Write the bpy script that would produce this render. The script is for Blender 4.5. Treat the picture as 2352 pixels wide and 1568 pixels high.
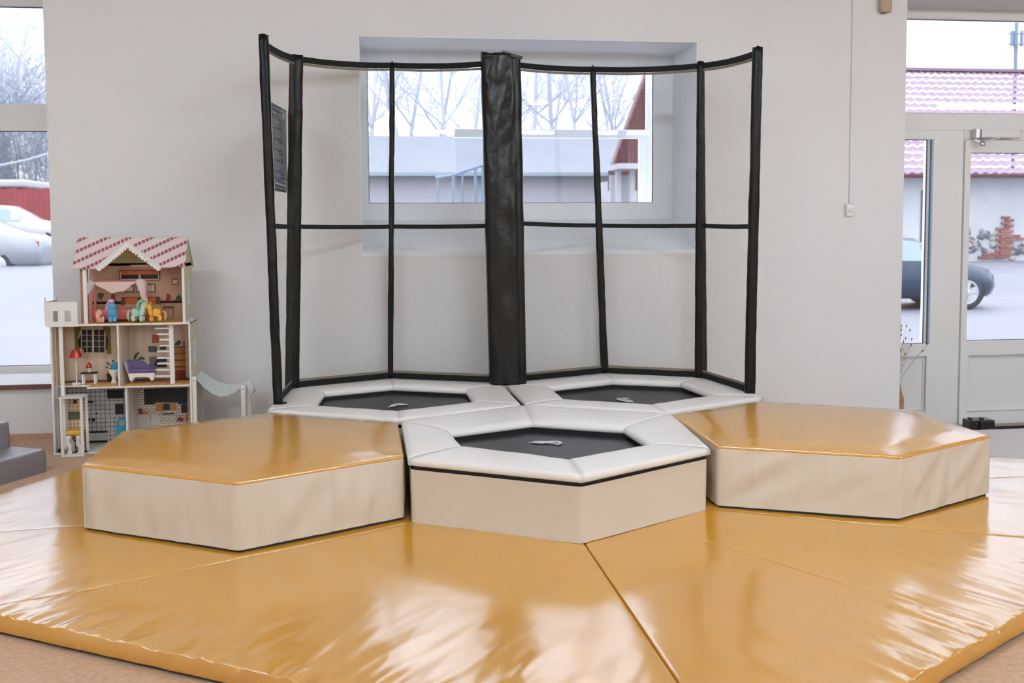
import bpy, bmesh, math, random
from mathutils import Vector, Matrix, noise
random.seed(7)
SC = bpy.context.scene
for o in list(bpy.data.objects): bpy.data.objects.remove(o)
C = SC.collection
PI = math.pi
# ------------------------------------------------------------------ camera
CAM = Vector((-0.774, -4.585, 1.289))
YAW, PITCH, ROLL, FPX, PY = 0.1318, -0.069, -0.0056, 2369.0, -107.3
cy, sy = math.cos(YAW), math.sin(YAW); cp, sp = math.cos(PITCH), math.sin(PITCH)
F_ = Vector((sy*cp, cy*cp, sp)); R_ = Vector((cy, -sy, 0)); U_ = R_.cross(F_)
R2 = R_*math.cos(ROLL) + U_*math.sin(ROLL); U2 = U_*math.cos(ROLL) - R_*math.sin(ROLL)
cd = bpy.data.cameras.new('camera'); cam = bpy.data.objects.new('camera', cd); C.objects.link(cam)
cam.matrix_world = Matrix(((R2.x, U2.x, -F_.x, CAM.x), (R2.y, U2.y, -F_.y, CAM.y), (R2.z, U2.z, -F_.z, CAM.z), (0, 0, 0, 1)))
cd.sensor_width = 36; cd.lens = FPX*36/2352; cd.shift_y = PY/2352
cd.clip_end = 500
cd.dof.use_dof = True; cd.dof.focus_distance = 4.7; cd.dof.aperture_fstop = 4.0
SC.camera = cam
def ray(u, v):
    return R2*((u-1176)/FPX) + U2*(-(v-PY*-1*-1-784)/FPX) + F_ if False else R2*((u-1176)/FPX) - U2*((v-(784+PY))/FPX) + F_
def P(u, v, y=None, z=None, d=None):
    """real-world point seen at photo position (u,v) on the plane y, on the height z, or at depth d"""
    r = ray(u, v)
    if y is not None: t = (y-CAM.y)/r.y
    elif z is not None: t = (z-CAM.z)/r.z
    else: t = d
    return CAM + r*t
# ------------------------------------------------------------------ world: overcast sky (CIE overcast)
w = bpy.data.worlds.new('world'); SC.world = w; w.use_nodes = True
nt = w.node_tree; nt.nodes.clear()
tc = nt.nodes.new('ShaderNodeTexCoord'); sx = nt.nodes.new('ShaderNodeSeparateXYZ')
mx = nt.nodes.new('ShaderNodeMath'); mx.operation = 'MAXIMUM'; mx.inputs[1].default_value = 0
ma = nt.nodes.new('ShaderNodeMath'); ma.operation = 'MULTIPLY_ADD'; ma.inputs[1].default_value = 3.0; ma.inputs[2].default_value = 1.0
mk = nt.nodes.new('ShaderNodeMath'); mk.operation = 'MULTIPLY'; mk.inputs[1].default_value = 1.45
bg = nt.nodes.new('ShaderNodeBackground'); bg.inputs[0].default_value = (0.93, 0.94, 1.05, 1)
wo = nt.nodes.new('ShaderNodeOutputWorld')
nt.links.new(tc.outputs['Generated'], sx.inputs[0]); nt.links.new(sx.outputs[2], mx.inputs[0])
nt.links.new(mx.outputs[0], ma.inputs[0]); nt.links.new(ma.outputs[0], mk.inputs[0])
nt.links.new(mk.outputs[0], bg.inputs[1]); nt.links.new(bg.outputs[0], wo.inputs[0])
SC.view_settings.view_transform = 'Standard'; SC.view_settings.look = 'None'
SC.view_settings.gamma = 1; SC.view_settings.exposure = 0.0; SC.view_settings.use_curve_mapping = False
LAMP = 56.0      # radiance of the ceiling tubes
# ------------------------------------------------------------------ materials
MATS = {}
def mat(name, col, rough=0.5, spec=0.5, metal=0, coat=0, coat_r=0.1, bump=None, vary=None, emit=None, trans=0, sheen=0, bump2=None):
    if name in MATS: return MATS[name]
    m = bpy.data.materials.new(name); m.use_nodes = True; n = m.node_tree; b = n.nodes['Principled BSDF']
    b.inputs['Base Color'].default_value = (*col, 1); b.inputs['Roughness'].default_value = rough
    b.inputs['Specular IOR Level'].default_value = spec; b.inputs['Metallic'].default_value = metal
    b.inputs['Coat Weight'].default_value = coat; b.inputs['Coat Roughness'].default_value = coat_r
    b.inputs['Transmission Weight'].default_value = trans
    b.inputs['Sheen Weight'].default_value = sheen
    if emit: b.inputs['Emission Color'].default_value = (*emit[0], 1); b.inputs['Emission Strength'].default_value = emit[1]
    tc = n.nodes.new('ShaderNodeTexCoord')
    if vary:   # (scale, amount)
        t = n.nodes.new('ShaderNodeTexNoise'); t.inputs['Scale'].default_value = vary[0]; t.inputs['Detail'].default_value = 5
        mr = n.nodes.new('ShaderNodeMapRange'); mr.inputs[1].default_value = .3; mr.inputs[2].default_value = .7
        mr.inputs[3].default_value = 1-vary[1]; mr.inputs[4].default_value = 1+vary[1]
        mm = n.nodes.new('ShaderNodeVectorMath'); mm.operation = 'SCALE'; mm.inputs[0].default_value = col
        n.links.new(tc.outputs['Object'], t.inputs[0]); n.links.new(t.outputs[0], mr.inputs[0])
        n.links.new(mr.outputs[0], mm.inputs['Scale']); n.links.new(mm.outputs[0], b.inputs['Base Color'])
    last = None
    for bp in (bump, bump2):
        if not bp: continue
        t = n.nodes.new('ShaderNodeTexNoise'); t.inputs['Scale'].default_value = bp[0]; t.inputs['Detail'].default_value = 3
        bn = n.nodes.new('ShaderNodeBump'); bn.inputs['Strength'].default_value = bp[1]; bn.inputs['Distance'].default_value = bp[2]
        n.links.new(tc.outputs['Object'], t.inputs[0]); n.links.new(t.outputs[0], bn.inputs['Height'])
        if last: n.links.new(last.outputs[0], bn.inputs['Normal'])
        last = bn
    if last:
        n.links.new(last.outputs[0], b.inputs['Normal'])
        if coat: n.links.new(last.outputs[0], b.inputs['Coat Normal'])
    MATS[name] = m; return m
def S(r, g, b):   # sRGB 0-255 -> linear
    f = lambda c: (c/255/12.92) if c/255 <= .04045 else ((c/255+.055)/1.055)**2.4
    return (f(r), f(g), f(b))
def pattern(name, build, rough=.5):
    """material whose colour comes from object coordinates through a node builder"""
    if name in MATS: return MATS[name]
    m = bpy.data.materials.new(name); m.use_nodes = True; n = m.node_tree; b = n.nodes['Principled BSDF']
    b.inputs['Roughness'].default_value = rough
    tc = n.nodes.new('ShaderNodeTexCoord'); s = n.nodes.new('ShaderNodeSeparateXYZ'); n.links.new(tc.outputs['Object'], s.inputs[0])
    def M(op, a, b2=None, c=None):
        q = n.nodes.new('ShaderNodeMath'); q.operation = op
        for i, v in enumerate((a, b2, c)):
            if v is None: continue
            if isinstance(v, (int, float)): q.inputs[i].default_value = v
            else: n.links.new(v, q.inputs[i])
        return q.outputs[0]
    def MIX(f, a, c):
        q = n.nodes.new('ShaderNodeMix'); q.data_type = 'RGBA'
        if isinstance(f, (int, float)): q.inputs[0].default_value = f
        else: n.links.new(f, q.inputs[0])
        for i, v in ((6, a), (7, c)):
            if isinstance(v, tuple): q.inputs[i].default_value = (*v, 1)
            else: n.links.new(v, q.inputs[i])
        return q.outputs[2]
    col = build(n, tc, s.outputs, M, MIX)
    n.links.new(col, b.inputs['Base Color']); MATS[name] = m; return m
WALL = mat('wall_paint', (.80, .79, .80), .75, .25, bump=(60, .12, .003), bump2=(9, .1, .004), vary=(.8, .015))
REVEAL = mat('daylit_reveal_paint', (.90, .93, .98), .6, .3, bump=(60, .1, .002))  # bluish daylight is put into this recess colour
CEIL = mat('ceiling_paint', (.82, .80, .78), .8)
CARPET = mat('carpet', S(216, 176, 142), .95, .1, bump=(420, .8, .006), vary=(55, .14), sheen=.2)
BROWNMAT = mat('brown_mat', S(60, 42, 34), .95, .1, bump=(300, .8, .006))
PVCB = mat('daylit_white_pvc', (.88, .92, .97), .35, .4)  # white pvc with bluish window glare put into its colour
PVC = mat('white_pvc', (.86, .85, .84), .35, .4)
GASK = mat('dark_gasket', (.03, .035, .05), .5)
SILLRED = mat('sill_edge_brown', S(112, 72, 66), .5)
def vinyl(name, col, ior, rough, tint, bumps):
    m = bpy.data.materials.new(name); m.use_nodes = True; n = m.node_tree; n.nodes.clear()
    tc = n.nodes.new('ShaderNodeTexCoord'); last = None
    for sc_, st_, di in bumps:
        t = n.nodes.new('ShaderNodeTexNoise'); t.inputs['Scale'].default_value = sc_; t.inputs['Detail'].default_value = 2
        bn = n.nodes.new('ShaderNodeBump'); bn.inputs['Strength'].default_value = st_; bn.inputs['Distance'].default_value = di
        n.links.new(tc.outputs['Object'], t.inputs[0]); n.links.new(t.outputs[0], bn.inputs['Height'])
        if last: n.links.new(last.outputs[0], bn.inputs['Normal'])
        last = bn
    t = n.nodes.new('ShaderNodeTexNoise'); t.inputs['Scale'].default_value = 2.5; t.inputs['Detail'].default_value = 4; n.links.new(tc.outputs['Object'], t.inputs[0])
    mr = n.nodes.new('ShaderNodeMapRange'); mr.inputs[3].default_value = .94; mr.inputs[4].default_value = 1.06; n.links.new(t.outputs[0], mr.inputs[0])
    vm = n.nodes.new('ShaderNodeVectorMath'); vm.operation = 'SCALE'; vm.inputs[0].default_value = col; n.links.new(mr.outputs[0], vm.inputs['Scale'])
    df = n.nodes.new('ShaderNodeBsdfDiffuse'); n.links.new(vm.outputs[0], df.inputs[0])
    gl = n.nodes.new('ShaderNodeBsdfGlossy'); gl.inputs[0].default_value = (*tint, 1); gl.inputs['Roughness'].default_value = rough
    fr = n.nodes.new('ShaderNodeFresnel'); fr.inputs[0].default_value = ior
    mixn = n.nodes.new('ShaderNodeMixShader'); out = n.nodes.new('ShaderNodeOutputMaterial')
    for x in (df, gl, fr): n.links.new(last.outputs[0], x.inputs['Normal'])
    n.links.new(fr.outputs[0], mixn.inputs[0]); n.links.new(df.outputs[0], mixn.inputs[1]); n.links.new(gl.outputs[0], mixn.inputs[2])
    n.links.new(mixn.outputs[0], out.inputs[0]); MATS[name] = m; return m
YEL = vinyl('yellow_vinyl', (.69, .330, .030), 2.7, .15, (.80, .93, 1.0), ((380, .05, .001), (5, .05, .02)))
YELT = vinyl('yellow_vinyl_cover', (.69, .330, .035), 2.6, .19, (.80, .93, 1.0), ((380, .04, .001), (4, .04, .02)))
WHV = mat('cream_vinyl', (.68, .60, .50), .38, .5, bump=(260, .12, .001), bump2=(7, .12, .02))
WHP = mat('white_vinyl_pad', (.86, .83, .81), .42, .6, bump=(300, .25, .001), bump2=(9, .1, .015))
BLK = mat('black_vinyl', (.006, .006, .005), .34, .22, bump=(14, .35, .02), bump2=(200, .1, .001))
BLKW = mat('black_webbing', (.008, .008, .009), .75, .3, bump=(500, .5, .001))
BLKF = mat('black_frame', (.010, .010, .012), .5)
BED = mat('trampoline_bed', (.022, .022, .024), .42, .5, bump=(500, .35, .001), vary=(3, .15))
LOGO = mat('logo_print', (.62, .63, .66), .5)
GREY = mat('grey_vinyl', S(134, 128, 132), .4, .5, bump=(5, .1, .02))
METAL = mat('chrome', (.55, .56, .56), .25, metal=1)
SCREW = mat('screw_dark', (.09, .05, .04), .5)
WOODW = mat('white_lacquer', (.82, .78, .73), .4, .4)
# clear glass: fresnel mix of transparent and mirror
def glassmat(name, ior=1.5, tint=(.97, .985, 1)):
    m = bpy.data.materials.new(name); m.use_nodes = True; n = m.node_tree; n.nodes.clear()
    fr = n.nodes.new('ShaderNodeFresnel'); fr.inputs[0].default_value = ior
    tr = n.nodes.new('ShaderNodeBsdfTransparent'); tr.inputs[0].default_value = (*tint, 1)
    gl = n.nodes.new('ShaderNodeBsdfGlossy'); gl.inputs['Roughness'].default_value = .01
    mixn = n.nodes.new('ShaderNodeMixShader'); out = n.nodes.new('ShaderNodeOutputMaterial')
    n.links.new(fr.outputs[0], mixn.inputs[0]); n.links.new(tr.outputs[0], mixn.inputs[1]); n.links.new(gl.outputs[0], mixn.inputs[2])
    n.links.new(mixn.outputs[0], out.inputs[0]); MATS[name] = m; return m
GLASS = glassmat('window_glass')
# net: woven black threads, open between them (UV in metres)
def netmat(name, cell, thr, col, soft=False):
    m = bpy.data.materials.new(name); m.use_nodes = True; n = m.node_tree; b = n.nodes['Principled BSDF']
    b.inputs['Base Color'].default_value = (*col, 1); b.inputs['Roughness'].default_value = .7
    tc = n.nodes.new('ShaderNodeTexCoord'); s = n.nodes.new('ShaderNodeSeparateXYZ'); n.links.new(tc.outputs['UV'], s.inputs[0])
    fs = []
    for i in (0, 1):
        a = n.nodes.new('ShaderNodeMath'); a.operation = 'DIVIDE'; a.inputs[1].default_value = cell; n.links.new(s.outputs[i], a.inputs[0])
        f = n.nodes.new('ShaderNodeMath'); f.operation = 'FRACT'; n.links.new(a.outputs[0], f.inputs[0])
        l = n.nodes.new('ShaderNodeMath'); l.operation = 'LESS_THAN'; l.inputs[1].default_value = thr/cell; n.links.new(f.outputs[0], l.inputs[0])
        fs.append(l)
    mxn = n.nodes.new('ShaderNodeMath'); mxn.operation = 'MAXIMUM'
    n.links.new(fs[0].outputs[0], mxn.inputs[0]); n.links.new(fs[1].outputs[0], mxn.inputs[1])
    n.links.new(mxn.outputs[0], b.inputs['Alpha']); MATS[name] = m; return m
NET = netmat('net_mesh', .0068, .00036, (.26, .22, .13))
NETHEM = netmat('net_hem', .0068, .0030, (.16, .13, .09))
# ------------------------------------------------------------------ mesh helpers
def new(name, me_or_bm, m=None, parent=None, smooth=False, label=None, cat=None, group=None, kind=None, uvs=False):
    if isinstance(me_or_bm, bmesh.types.BMesh):
        me = bpy.data.meshes.new(name); me_or_bm.to_mesh(me); me_or_bm.free()
    else: me = me_or_bm
    if m is not None:
        for x in (m if isinstance(m, (list, tuple)) else [m]): me.materials.append(x)
    if smooth:
        for p in me.polygons: p.use_smooth = True
    o = bpy.data.objects.new(name, me); C.objects.link(o)
    if parent is not None:
        o.parent = parent
        o.matrix_parent_inverse = parent.matrix_basis.inverted()   # parts are modelled in world space
    tag(o, label, cat, group, kind); return o
def tag(o, label=None, cat=None, group=None, kind=None):
    if label: o['label'] = label
    if cat: o['category'] = cat
    if group: o['group'] = group
    if kind: o['kind'] = kind
    return o
def thing(name, loc, label, cat, group=None):
    o = bpy.data.objects.new(name, None); C.objects.link(o); o.location = loc; o.empty_display_size = .1
    return tag(o, label, cat, group)
def BM(): return bmesh.new()
def box(bm, x0, x1, y0, y1, z0, z1, bev=0, seg=2, mi=0, rz=0, piv=None):
    r = bmesh.ops.create_cube(bm, size=1)
    vs = r['verts']
    for v in vs: v.co = Vector(((x0+x1)/2+v.co.x*(x1-x0), (y0+y1)/2+v.co.y*(y1-y0), (z0+z1)/2+v.co.z*(z1-z0)))
    if rz:
        pv = Vector(piv) if piv else Vector(((x0+x1)/2, (y0+y1)/2, 0)); bmesh.ops.rotate(bm, verts=vs, cent=pv, matrix=Matrix.Rotation(rz, 3, 'Z'))
    fs = list({f for v in vs for f in v.link_faces})
    for f in fs: f.material_index = mi
    if bev:
        es = list({e for v in vs for e in v.link_edges}); bmesh.ops.bevel(bm, geom=es, offset=bev, segments=seg, affect='EDGES', profile=.5, clamp_overlap=True)
    return bm
def beam(bm, a, b, wx, wz, bev=0):
    """box bar from a to b"""
    a = Vector(a); b = Vector(b); d = b-a; L = d.length
    r = bmesh.ops.create_cube(bm, size=1); vs = r['verts']
    q = d.to_track_quat('Z', 'Y').to_matrix()
    for v in vs: v.co = (a+b)/2 + q @ Vector((v.co.x*wx, v.co.y*wz, v.co.z*L))
    if bev:
        es = list({e for v in vs for e in v.link_edges}); bmesh.ops.bevel(bm, geom=es, offset=bev, segments=2, affect='EDGES', profile=.5)
    return bm
def tube(bm, pts, rad, n=10, cap=True):
    pts = [Vector(p) for p in pts]; rs = rad if isinstance(rad, (list, tuple)) else [rad]*len(pts)
    rings = []; up = None
    for i, p in enumerate(pts):
        d = (pts[min(i+1, len(pts)-1)]-pts[max(i-1, 0)]).normalized()
        if up is None: up = Vector((0, 0, 1)) if abs(d.z) < .9 else Vector((1, 0, 0))
        a = d.cross(up).normalized(); up2 = a.cross(d).normalized(); up = up2
        rings.append([bm.verts.new(p + (a*math.cos(2*PI*k/n)+up2*math.sin(2*PI*k/n))*rs[i]) for k in range(n)])
    for i in range(len(rings)-1):
        for k in range(n): bm.faces.new((rings[i][k], rings[i][(k+1) % n], rings[i+1][(k+1) % n], rings[i+1][k]))
    if cap and n > 2:
        bm.faces.new(rings[0][::-1]); bm.faces.new(rings[-1])
    return bm
def lathe(bm, c, prof, n=20, axis='Z'):
    """prof: list of (r, h)"""
    c = Vector(c); rings = []
    for r, h in prof:
        ring = []
        for k in range(n):
            a = 2*PI*k/n
            v = Vector((r*math.cos(a), r*math.sin(a), h))
            if axis == 'Y': v = Vector((v.x, v.z, v.y))
            if axis == 'X': v = Vector((v.z, v.x, v.y))
            ring.append(bm.verts.new(c+v))
        rings.append(ring)
    for i in range(len(rings)-1):
        for k in range(n):
            try: bm.faces.new((rings[i][k], rings[i][(k+1) % n], rings[i+1][(k+1) % n], rings[i+1][k]))
            except ValueError: pass
    bm.faces.new(rings[0][::-1]); bm.faces.new(rings[-1])
    bmesh.ops.recalc_face_normals(bm, faces=bm.faces[:]); return bm
def prism(bm, poly, z0, z1):
    """vertical prism over an xy polygon"""
    a = [bm.verts.new((p[0], p[1], z0)) for p in poly]; b = [bm.verts.new((p[0], p[1], z1)) for p in poly]; n = len(poly)
    bm.faces.new(a[::-1]); bm.faces.new(b)
    for i in range(n): bm.faces.new((a[i], a[(i+1) % n], b[(i+1) % n], b[i]))
    bmesh.ops.recalc_face_normals(bm, faces=bm.faces[:]); return bm
def slab_xz(bm, poly, y0, y1):
    """prism over an xz polygon, between two y planes"""
    a = [bm.verts.new((p[0], y0, p[1])) for p in poly]; b = [bm.verts.new((p[0], y1, p[1])) for p in poly]; n = len(poly)
    f1 = bm.faces.new(a); f2 = bm.faces.new(b[::-1])
    for i in range(n): bm.faces.new((a[(i+1) % n], a[i], b[i], b[(i+1) % n]))
    bmesh.ops.recalc_face_normals(bm, faces=[f for f in bm.faces]); return bm
def skin(name, verts, edges, radii, sub=2, m=None, parent=None, **k):
    """one continuous body surface grown on a skeleton"""
    me = bpy.data.meshes.new('tmp'); me.from_pydata(verts, edges, []); o = bpy.data.objects.new('tmp', me); C.objects.link(o)
    md = o.modifiers.new('s', 'SKIN'); md.use_smooth_shade = True
    for i, r in enumerate(radii):
        sv = me.skin_vertices[0].data[i]; rr = r if isinstance(r, tuple) else (r, r); sv.radius = rr; sv.use_root = (i == 0)
    ms = o.modifiers.new('u', 'SUBSURF'); ms.levels = sub; ms.render_levels = sub
    bpy.context.view_layer.update()
    dg = bpy.context.evaluated_depsgraph_get(); res = bpy.data.meshes.new_from_object(o.evaluated_get(dg)); res.name = name
    bpy.data.objects.remove(o); bpy.data.meshes.remove(me)
    return new(name, res, m, parent, smooth=True, **k)
def poly_round(poly, r, n=4):
    out = []; N = len(poly)
    for i in range(N):
        p = Vector(poly[i]); a = Vector(poly[i-1]); b = Vector(poly[(i+1) % N])
        da = (a-p).normalized(); db = (b-p).normalized()
        for k in range(n+1):
            t = k/n; q0 = p+da*r; q1 = p+db*r
            out.append((q0*(1-t)**2 + p*2*t*(1-t) + q1*t*t)[:])
    return out
def shrink(poly, d):
    out = []; N = len(poly)
    for i in range(N):
        a = Vector(poly[i-1]); p = Vector(poly[i]); b = Vector(poly[(i+1) % N])
        e0 = (p-a).normalized(); e1 = (b-p).normalized()
        n0 = Vector((-e0.y, e0.x)); n1 = Vector((-e1.y, e1.x))
        k = 1+n0.dot(n1); out.append((p + (n0+n1)*d/max(k, .3))[:])
    return out
def block(poly, z0, z1, res, r, top_d=None, side_d=None, rows=8):
    """upholstered block over a convex CCW polygon: returns (top cover incl. rolled edge, side skirt)"""
    if sum(poly[i][0]*poly[(i+1) % len(poly)][1]-poly[(i+1) % len(poly)][0]*poly[i][1] for i in range(len(poly))) < 0: poly = poly[::-1]
    xs = [p[0] for p in poly]; ys = [p[1] for p in poly]
    bm = BM(); nx = max(2, int((max(xs)-min(xs))/res)+2); ny = max(2, int((max(ys)-min(ys))/res)+2)
    bmesh.ops.create_grid(bm, x_segments=nx, y_segments=ny, size=.5)
    cx, cyy = (max(xs)+min(xs))/2, (max(ys)+min(ys))/2
    for v in bm.verts: v.co = Vector((cx+v.co.x*(max(xs)-min(xs)+2*res), cyy+v.co.y*(max(ys)-min(ys)+2*res), 0))
    inner = shrink(poly, r); N = len(inner)
    for i in range(N):
        a = Vector((*inner[i], 0)); b = Vector((*inner[(i+1) % N], 0)); e = b-a
        if e.length < 1e-6: continue
        nrm = Vector((e.y, -e.x, 0)).normalized()
        bmesh.ops.bisect_plane(bm, geom=bm.verts[:]+bm.edges[:]+bm.faces[:], dist=1e-6, plane_co=a, plane_no=nrm, clear_outer=True)
    bmesh.ops.remove_doubles(bm, verts=bm.verts[:], dist=res*.12)
    bd = [e for e in bm.edges if len(e.link_faces) == 1]
    adj = {}
    for e in bd:
        for v in e.verts: adj.setdefault(v, []).append(e.other_vert(v))
    st = bd[0].verts[0]; loop = [st]; prev = None; cur = st
    while True:
        nx_ = [q for q in adj[cur] if q is not prev]
        if not nx_: break
        prev, cur = cur, nx_[0]
        if cur is st: break
        loop.append(cur)
    ar = sum(loop[i].co.x*loop[(i+1) % len(loop)].co.y-loop[(i+1) % len(loop)].co.x*loop[i].co.y for i in range(len(loop)))
    if ar < 0: loop.reverse()
    n = len(loop); norms = []
    for i in range(n):
        e = (loop[(i+1) % n].co-loop[i-1].co); norms.append(Vector((e.y, -e.x, 0)).normalized())
    for v in bm.verts: v.co.z = z1 + (top_d(v.co.x, v.co.y) if top_d else 0)
    K = 3; rings = [loop]
    for k in range(1, K+1):
        a = PI/2*k/K
        rings.append([bm.verts.new(loop[i].co + norms[i]*r*math.sin(a) - Vector((0, 0, r*(1-math.cos(a))))) for i in range(n)])
    for k in range(K):
        for i in range(n): bm.faces.new((rings[k][i], rings[k+1][i], rings[k+1][(i+1) % n], rings[k][(i+1) % n]))
    side = BM(); L = [0]
    for i in range(n): L.append(L[-1]+(loop[(i+1) % n].co-loop[i].co).length)
    prevr = None; first = None
    for k in range(rows+1):
        f = k/rows; ring = []
        for i in range(n):
            t = rings[-1][i].co; z = t.z*(1-f)+z0*f
            dd = side_d(L[i], f, norms[i], t) if side_d else 0
            ring.append(side.verts.new(Vector((t.x, t.y, z))+norms[i]*dd))
        if prevr:
            for i in range(n): side.faces.new((prevr[i], ring[i], ring[(i+1) % n], prevr[(i+1) % n]))
        prevr = ring
    bmesh.ops.recalc_face_normals(side, faces=side.faces[:]); bmesh.ops.recalc_face_normals(bm, faces=bm.faces[:])
    return bm, side
def N3(x, y, z=0): return noise.noise(Vector((x, y, z)))
# ================================================================== SETTING
YW, YG, ZL = 1.93, 2.50, -.21      # wall face, window plane, level of the entrance floor
XR = 9.6
# floor with the lowered entrance bay
f = BM(); box(f, -6.2, 2.52, -10, 2.0, -.12, 0); box(f, 2.52, XR, -10, 1.235, -.12, 0)
floor = new('floor', f, CARPET, kind='structure')
f = BM(); box(f, 2.50, XR, 1.2, YG+.1, ZL-.06, ZL); new('floor', f, mat('entrance_floor', S(150, 140, 132), .5), kind='structure')
wb = BM(); T = YG+.12
WZ0, WZ1, WX0, WX1 = 1.11, 2.448, -.856, 1.302        # centre window opening in the wall
LX0, LX1, LZ0, LZ1 = -4.9, -2.70, .34, 2.80           # left window opening
DX0, DX1, DZ1 = 2.732, 5.2, 2.80                      # door opening
for a in ((-6.2, LX0, -.1, 3), (LX0, LX1, -.1, LZ0-.03), (LX0, LX1, LZ1, 3), (LX1, WX0, -.1, 3), (WX0, WX1, -.1, WZ0), (WX0, WX1, WZ1, 3), (WX1, DX0, ZL-.05, 3), (DX0, DX1, DZ1, 3), (DX1, XR, ZL-.05, 3)):
    box(wb, a[0], a[1], YW, T, a[2], a[3])
new('wall_back', wb, WALL, kind='structure')
b = BM(); box(b, -6.3, -6.2, -10, T, -.1, 3); new('wall_left', b, WALL, kind='structure')
b = BM(); box(b, XR, XR+.1, -10, T, ZL-.05, 3); new('wall_right', b, WALL, kind='structure')
b = BM(); box(b, -6.3, XR+.1, -10.1, -10, -.1, 3); new('wall_front', b, WALL, kind='structure')
b = BM(); box(b, -6.3, XR+.1, -10.1, T, 3.0, 3.1); new('ceiling', b, CEIL, kind='structure')
b = BM(); box(b, -6.2, LX1+.5, YW-.012, YW, 0, .035); new('baseboard_back', b, CARPET, kind='structure')
# reveals (daylight tint in their colour, sloping sill) of the centre window
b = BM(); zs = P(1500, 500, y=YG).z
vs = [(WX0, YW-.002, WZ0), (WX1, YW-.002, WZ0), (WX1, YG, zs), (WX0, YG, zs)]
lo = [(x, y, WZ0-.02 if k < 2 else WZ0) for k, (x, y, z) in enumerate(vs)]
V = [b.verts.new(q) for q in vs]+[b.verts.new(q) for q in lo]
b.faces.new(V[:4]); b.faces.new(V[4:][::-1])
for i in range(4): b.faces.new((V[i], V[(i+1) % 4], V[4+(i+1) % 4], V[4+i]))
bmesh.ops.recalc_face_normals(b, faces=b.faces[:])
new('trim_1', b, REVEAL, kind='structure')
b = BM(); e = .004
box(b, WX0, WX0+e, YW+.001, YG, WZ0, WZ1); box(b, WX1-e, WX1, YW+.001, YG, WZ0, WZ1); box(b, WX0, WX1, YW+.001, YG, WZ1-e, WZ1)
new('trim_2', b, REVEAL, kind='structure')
def frame(bm, x0, x1, z0, z1, wd, y0, y1, bev=.004):
    """four frame bars round an opening"""
    box(bm, x0, x0+wd, y0, y1, z0, z1, bev); box(bm, x1-wd, x1, y0, y1, z0, z1, bev)
    box(bm, x0+wd, x1-wd, y0, y1, z0, z0+wd, bev); box(bm, x0+wd, x1-wd, y0, y1, z1-wd, z1, bev)
def window(name, x0, x1, z0, z1, panes, wd=.07, fm=None):
    """panes: list of (x0,x1,z0,z1) glass openings"""
    b = BM(); xs = sorted({x0, x1}); 
    w_ = new(name, _frame_cells(x0, x1, z0, z1, panes, YG-.03, YG+.05), fm or PVC, kind='structure')
    for p in panes:
        g = BM(); box(g, p[0]-.006, p[1]+.006, YG+.014, YG+.020, p[2]-.006, p[3]+.006); new('pane', g, GLASS, w_)
        g = BM(); frame(g, p[0]-.002, p[1]+.002, p[2]-.002, p[3]+.002, .006, YG+.004, YG+.013, 0); new('gasket', g, GASK, w_)
    return w_
def _frame_cells(x0, x1, z0, z1, panes, ya, yb):
    """solid frame with rectangular holes (grid decomposition)"""
    b = BM(); xs = sorted({x0, x1, *[p[0] for p in panes], *[p[1] for p in panes]}); zs_ = sorted({z0, z1, *[p[2] for p in panes], *[p[3] for p in panes]})
    for i in range(len(xs)-1):
        run = None
        for j in range(len(zs_)-1):
            cx, cz = (xs[i]+xs[i+1])/2, (zs_[j]+zs_[j+1])/2
            hole = any(p[0] < cx < p[1] and p[2] < cz < p[3] for p in panes)
            if not hole: box(b, xs[i], xs[i+1], ya, yb, zs_[j], zs_[j+1])
    return b
# centre window
gx0, gx1 = P(845, 300, y=YG).x, P(1500, 300, y=YG).x
gz0, gz1 = P(1100, 466.5, y=YG).z, P(1100, 150, y=YG).z
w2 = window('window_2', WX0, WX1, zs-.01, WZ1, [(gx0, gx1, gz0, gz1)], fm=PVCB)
# outer fixed light of the same window seen through the glass: muntin and jamb
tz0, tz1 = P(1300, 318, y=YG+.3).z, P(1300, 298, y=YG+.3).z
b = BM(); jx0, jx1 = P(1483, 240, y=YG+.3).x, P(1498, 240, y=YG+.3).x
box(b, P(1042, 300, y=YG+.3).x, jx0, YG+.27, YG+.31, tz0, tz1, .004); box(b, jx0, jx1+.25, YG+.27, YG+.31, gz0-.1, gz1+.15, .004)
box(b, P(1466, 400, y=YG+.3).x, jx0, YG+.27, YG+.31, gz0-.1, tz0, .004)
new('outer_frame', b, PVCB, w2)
# left window
tzb, tzt = P(50, 301, y=YG).z, P(50, 240, y=YG).z
lgz0, lgz1 = P(50, 840, y=YG).z, P(50, 16, y=YG).z
w1 = window('window_1', LX0, LX1, LZ0, LZ1, [(LX0+.07, LX1-.02, tzt, lgz1), (LX0+.07, LX1-.02, lgz0, tzb)])
b = BM(); box(b, LX0, LX1, YW-.03, YG-.03, LZ0-.03, LZ0, .002); new('window_sill', b, PVC, w1)
b = BM(); box(b, LX0, LX1, YW-.038, YW-.028, LZ0-.03, LZ0-.001, .001); new('sill_edge', b, SILLRED, w1, label='brown front edge of the sill')
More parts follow.
